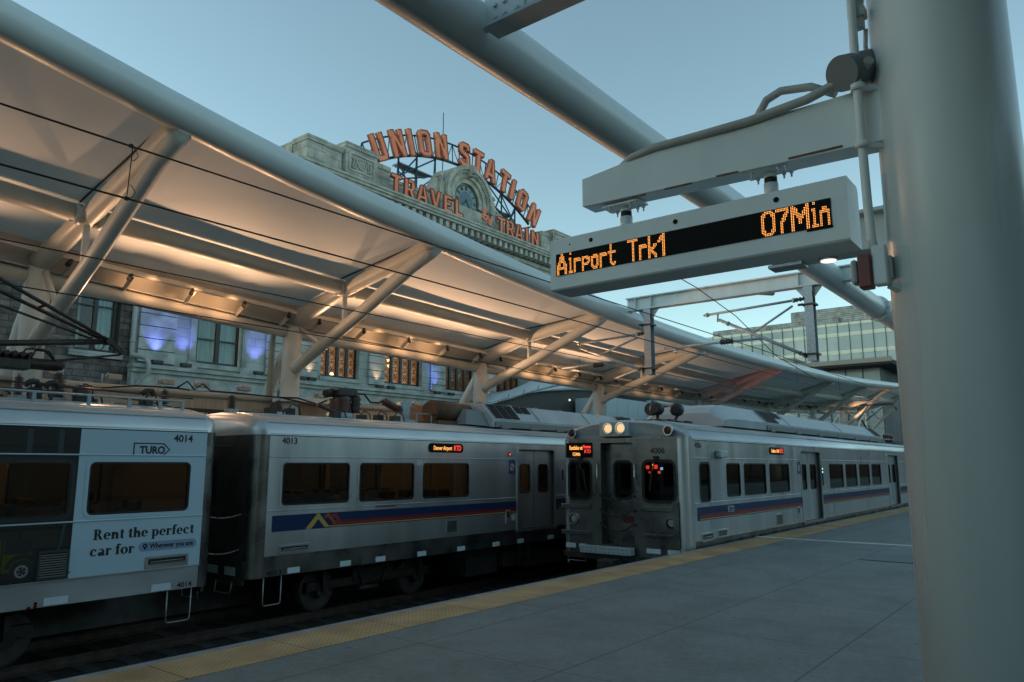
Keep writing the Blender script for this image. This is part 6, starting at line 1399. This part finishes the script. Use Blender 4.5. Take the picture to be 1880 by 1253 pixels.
for ch, pts in (('b', [(0, 0), (.1, .3), (.28, 1.0), (.22, 1.1), (.12, .9), (.10, .1), (.2, -.02), (.36, .05), (.42, .3), (.3, .48), (.16, .36)]), ('y', [(.46, .36), (.56, .5), (.60, .1), (.72, .02), (.84, .2), (.9, .5), (.86, .1), (.78, -.32), (.64, -.36), (.62, -.2), (.95, .1)])):
    b = MB(); P_ = [Vector((40.95+u*1.15, YT+.1, 19.95+v*.72)) for u, v in pts]
    # smooth script stroke
    S_ = []
    for i in range(len(P_)-1):
        p0, p1, p2, p3 = P_[max(i-1, 0)], P_[i], P_[i+1], P_[min(i+2, len(P_)-1)]
        for t in (0, .25, .5, .75): S_.append(.5*((2*p1)+(p2-p0)*t+(2*p0-5*p1+4*p2-p3)*t*t+(3*p1-p0-3*p2+p3)*t**3))
    b.path(S_, .095, 8); o = b.obj('sign_letter', 'orange', ts); o['label'] = 'script letter %s' % ch
b = MB()
for k in range(22): b.box(32.0+k*.76, 32.05+k*.76, YT+.05, YT+.10, 19.262, 19.52)
b.box(31.9, 48.3, YT+.12, YT+.16, 19.40, 19.44); b.obj('frame', 'bluesteel', ts)

# ------------------------------------------------------------------ white shell pavilion, kiosk, far glass offices
sp = thing('shell_pavilion', 'white curved shell roof between the canopy columns and the station', 'pavilion', (48, 31, 0))
PTOP = [(34, 5.1), (36.5, 5.6), (39.76, 6.75), (43.6, 8.1), (47.9, 9.42), (53.7, 10.75), (59.4, 11.05), (72, 10.2)]
PLOW = [(33, 5.0), (35.1, 5.5), (36.4, 5.81), (38.1, 6.2), (40.5, 6.6), (44.5, 7.03), (49.8, 7.33), (55, 7.4), (72, 7.2)]
b = MB(); nu = 36; secn = 9; V = []
for i in range(nu+1):
    xx = 34.2+(70-34.2)*i/nu; lo, tp = interp(PLOW, xx), interp(PTOP, xx); m_ = lo+.42*(tp-lo)
    k_ = min(1, (xx-34.2)/6)
    pr_ = [(29, lo), (28.95, lo+.5*(m_-lo)), (29.05, m_), (29.5*1, m_+.35*(tp-m_)), (30.2, m_+.75*(tp-m_)), (31.2, tp), (32.4, tp-.3), (33.4, lo+.2), (33.2, lo-.2)]
    V += [(xx, 29+(y-29)*k_, z) for y, z in pr_]
b.add(V, [(i*secn+j, i*secn+(j+1) % secn, (i+1)*secn+(j+1) % secn, (i+1)*secn+j) for i in range(nu) for j in range(secn)]+[tuple(range(secn)), tuple(nu*secn+j for j in range(secn))[::-1]], True); b.obj('shell', 'pavil', sp)
b = MB()
for k in range(15):
    x = 36.5+k*1.6; m_ = interp(PLOW, x)+.42*(interp(PTOP, x)-interp(PLOW, x)); b.tube((x, 29.02, m_-.06), (x+.12, 28.98, m_+.35), .03, n=6)
b.path([(35.5+k*1.4, 28.98, interp(PLOW, 35.5+k*1.4)+.42*(interp(PTOP, 35.5+k*1.4)-interp(PLOW, 35.5+k*1.4))+.02) for k in range(22)], .05, 6); b.obj('edge_rail', 'grate', sp)
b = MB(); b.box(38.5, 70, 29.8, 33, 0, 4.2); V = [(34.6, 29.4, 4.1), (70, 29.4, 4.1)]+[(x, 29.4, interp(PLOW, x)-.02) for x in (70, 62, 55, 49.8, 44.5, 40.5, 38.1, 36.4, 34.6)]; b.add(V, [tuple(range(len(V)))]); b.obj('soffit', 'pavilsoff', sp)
b = MB()
for x, z in ((44.0, 6.25), (45.2, 6.3), (55.5, 5.9)): b.path([(x, 29.38, z), (x, 29.30, z)], .07, 10, rs=[.08, .05])
b.obj('downlight', em('pavilion_lamp', (1, .8, .55), 1.2), sp)
kk = thing('kiosk', 'pale panelled kiosk with flat dark roof right of the shell pavilion', 'kiosk', (50, 27, 0))
b = MB(); b.box(44.2, 50.2, 26.5, 29, 4.75, 6.35)
for x in (45.7, 47.2, 48.7): b.box(x-.012, x+.012, 26.485, 26.499, 4.8, 6.3)
b.obj('panels', 'panel', kk)
b = MB(); b.box(44.5, 61, 26.8, 30, 0, 4.7); b.box(50.3, 61, 26.6, 30, 4.75, 7.2); b.obj('body', 'pavilsoff', kk)
b = MB(); b.box(50.23, 62, 26.2, 26.5, 4.3, 4.75); b.box(50.23, 50.29, 26.25, 26.6, 4.75, 6.5); b.obj('fascia', 'panel', kk)
b = MB(); b.path([(50.4, 26.3, 7.3), (50.6, 26.3, 6.6), (51.2, 26.3, 6.35), (60, 26.3, 6.3)], .2, 12); b.obj('duct', 'conduit', kk)
gl = thing('glass_office', 'far glass office tower with ribbed roof screen, behind the canopy at right', 'building', (130, 30, 0))
b = MB(); b.box(120, 150, 11.2, 52, 15.0, 23.3); b.obj('glazing', 'farglass', gl)
b = MB()
for k in range(25): y = 12+k*1.68; b.box(119.86, 119.999, y-.035, y+.035, 15.0, 23.3)
b.obj('mullions', pm('grey_mullion', (.10, .12, .125), rough=.6), gl)
b = MB()
for z in (16.0, 18.75, 21.5): b.box(119.95, 119.998, 11.2, 52, z-.28, z+.28)
b.box(119.94, 119.997, 11.2, 52, 22.9, 23.3); b.obj('floor_bands', pm('pale_floor_band', (.74, .77, .67), rough=.6), gl)  # floor bands in one even pale colour
b = MB(); b.box(121, 150, 30.5, 51, 23.3, 24.4); b.box(122, 150, 12, 38, 23.3, 26.2); b.box(121.5, 150, 22, 32.6, 23.3, 25.3); b.obj('roof_screen', 'farscreen', gl)
pd = thing('office_podium', 'low office podium with wide dark overhanging roof in front of the glass tower', 'building', (108, 30, 0))
b = MB(); b.box(108, 119, 22.3, 60, 0, 14.6); b.obj('glazing', 'farglass', pd)
b = MB()
for k in range(16): y = 22.4+k*2.2; b.box(107.9, 107.999, y-.05, y+.05, 0, 14.6)
b.box(107.92, 107.998, 22.3, 60, 11.0, 11.3); b.obj('mullions', 'fardark', pd)
b = MB(); b.box(104.6, 119.5, 20.3, 60, 14.62, 15.2); b.obj('roof', 'fardark', pd)
b = MB(); b.box(104.4, 104.59, 20.2, 60, 14.9, 15.5); b.obj('fascia', 'farstone', pd)
b = MB(); b.box(109, 119.8, 34, 62, 15.21, 17.0); b.obj('stone_band', 'farstone', pd)
# signal between the trains whose red light tints the far rib
sg = thing('track_signal', 'small signal post with red light between the trains, hidden behind the cab train', 'signal', (38, 11, 0))
b = MB(); b.tube((38, 11, -1.2), (38, 11, 3.4), .08); b.bbox(37.85, 38.15, 10.85, 11.15, 3.1, 3.65, .03); b.obj('post', 'dkmetal', sg)
b = MB(); b.tube((38.15, 11, 3.5), (38.18, 11, 3.5), .1); b.obj('red_lens', 'redlit', sg)
l = bpy.data.lights.new('signal_glow', 'SPOT'); l.energy = 75; l.color = (1, .07, .04); l.spot_size = R(40); l.spot_blend = .8; l.shadow_soft_size = .1
o = bpy.data.objects.new('signal_glow', l); C.objects.link(o); o.location = (38.3, 11, 3.5); o.rotation_euler = (Vector((38.3, 11, 3.5))-Vector((42.2, 15.6, 6.4))).to_track_quat('Z', 'Y').to_euler()

# ------------------------------------------------------------------ the rest of the city round the station (added to block the low sky, mirrored in the train sides)
def block(x0, x1, y0, y1, h, b):
    b.cur = 0; b.box(x0, x1, y0, y1, RT, h); b.cur = 1
    for z in range(3, int(h)-2, 4):
        if y1 < 0:
            x = x0+1.5
            while x < x1-2: b.box(x, x+1.8, y1+.001, y1+.04, z, z+2); x += 3.4
        if x1 < 0:
            y = y0+1.5
            while y < y1-2: b.box(x1+.001, x1+.04, y, y+1.8, z, z+2); y += 3.4
b = MB()
for a in ((-70, -30, -75, -50, 17), (-26, 12, -80, -50, 13), (16, 55, -78, -48, 19), (60, 90, -80, -52, 12), (96, 150, -85, -50, 20), (-130, -95, -60, -20, 18), (-125, -100, -15, 20, 13), (-130, -90, 24, 60, 16)): block(*a, b)
b.cur = 0; b.box(185, 200, -80, 4.5, RT, 20); b.box(190, 210, 5, 60, RT, 19)
b.obj('horizon_blockers', ['rhyol', 'farglass'], kind='stuff', label='added blocks of the surrounding city that block the low sky', cat='city')
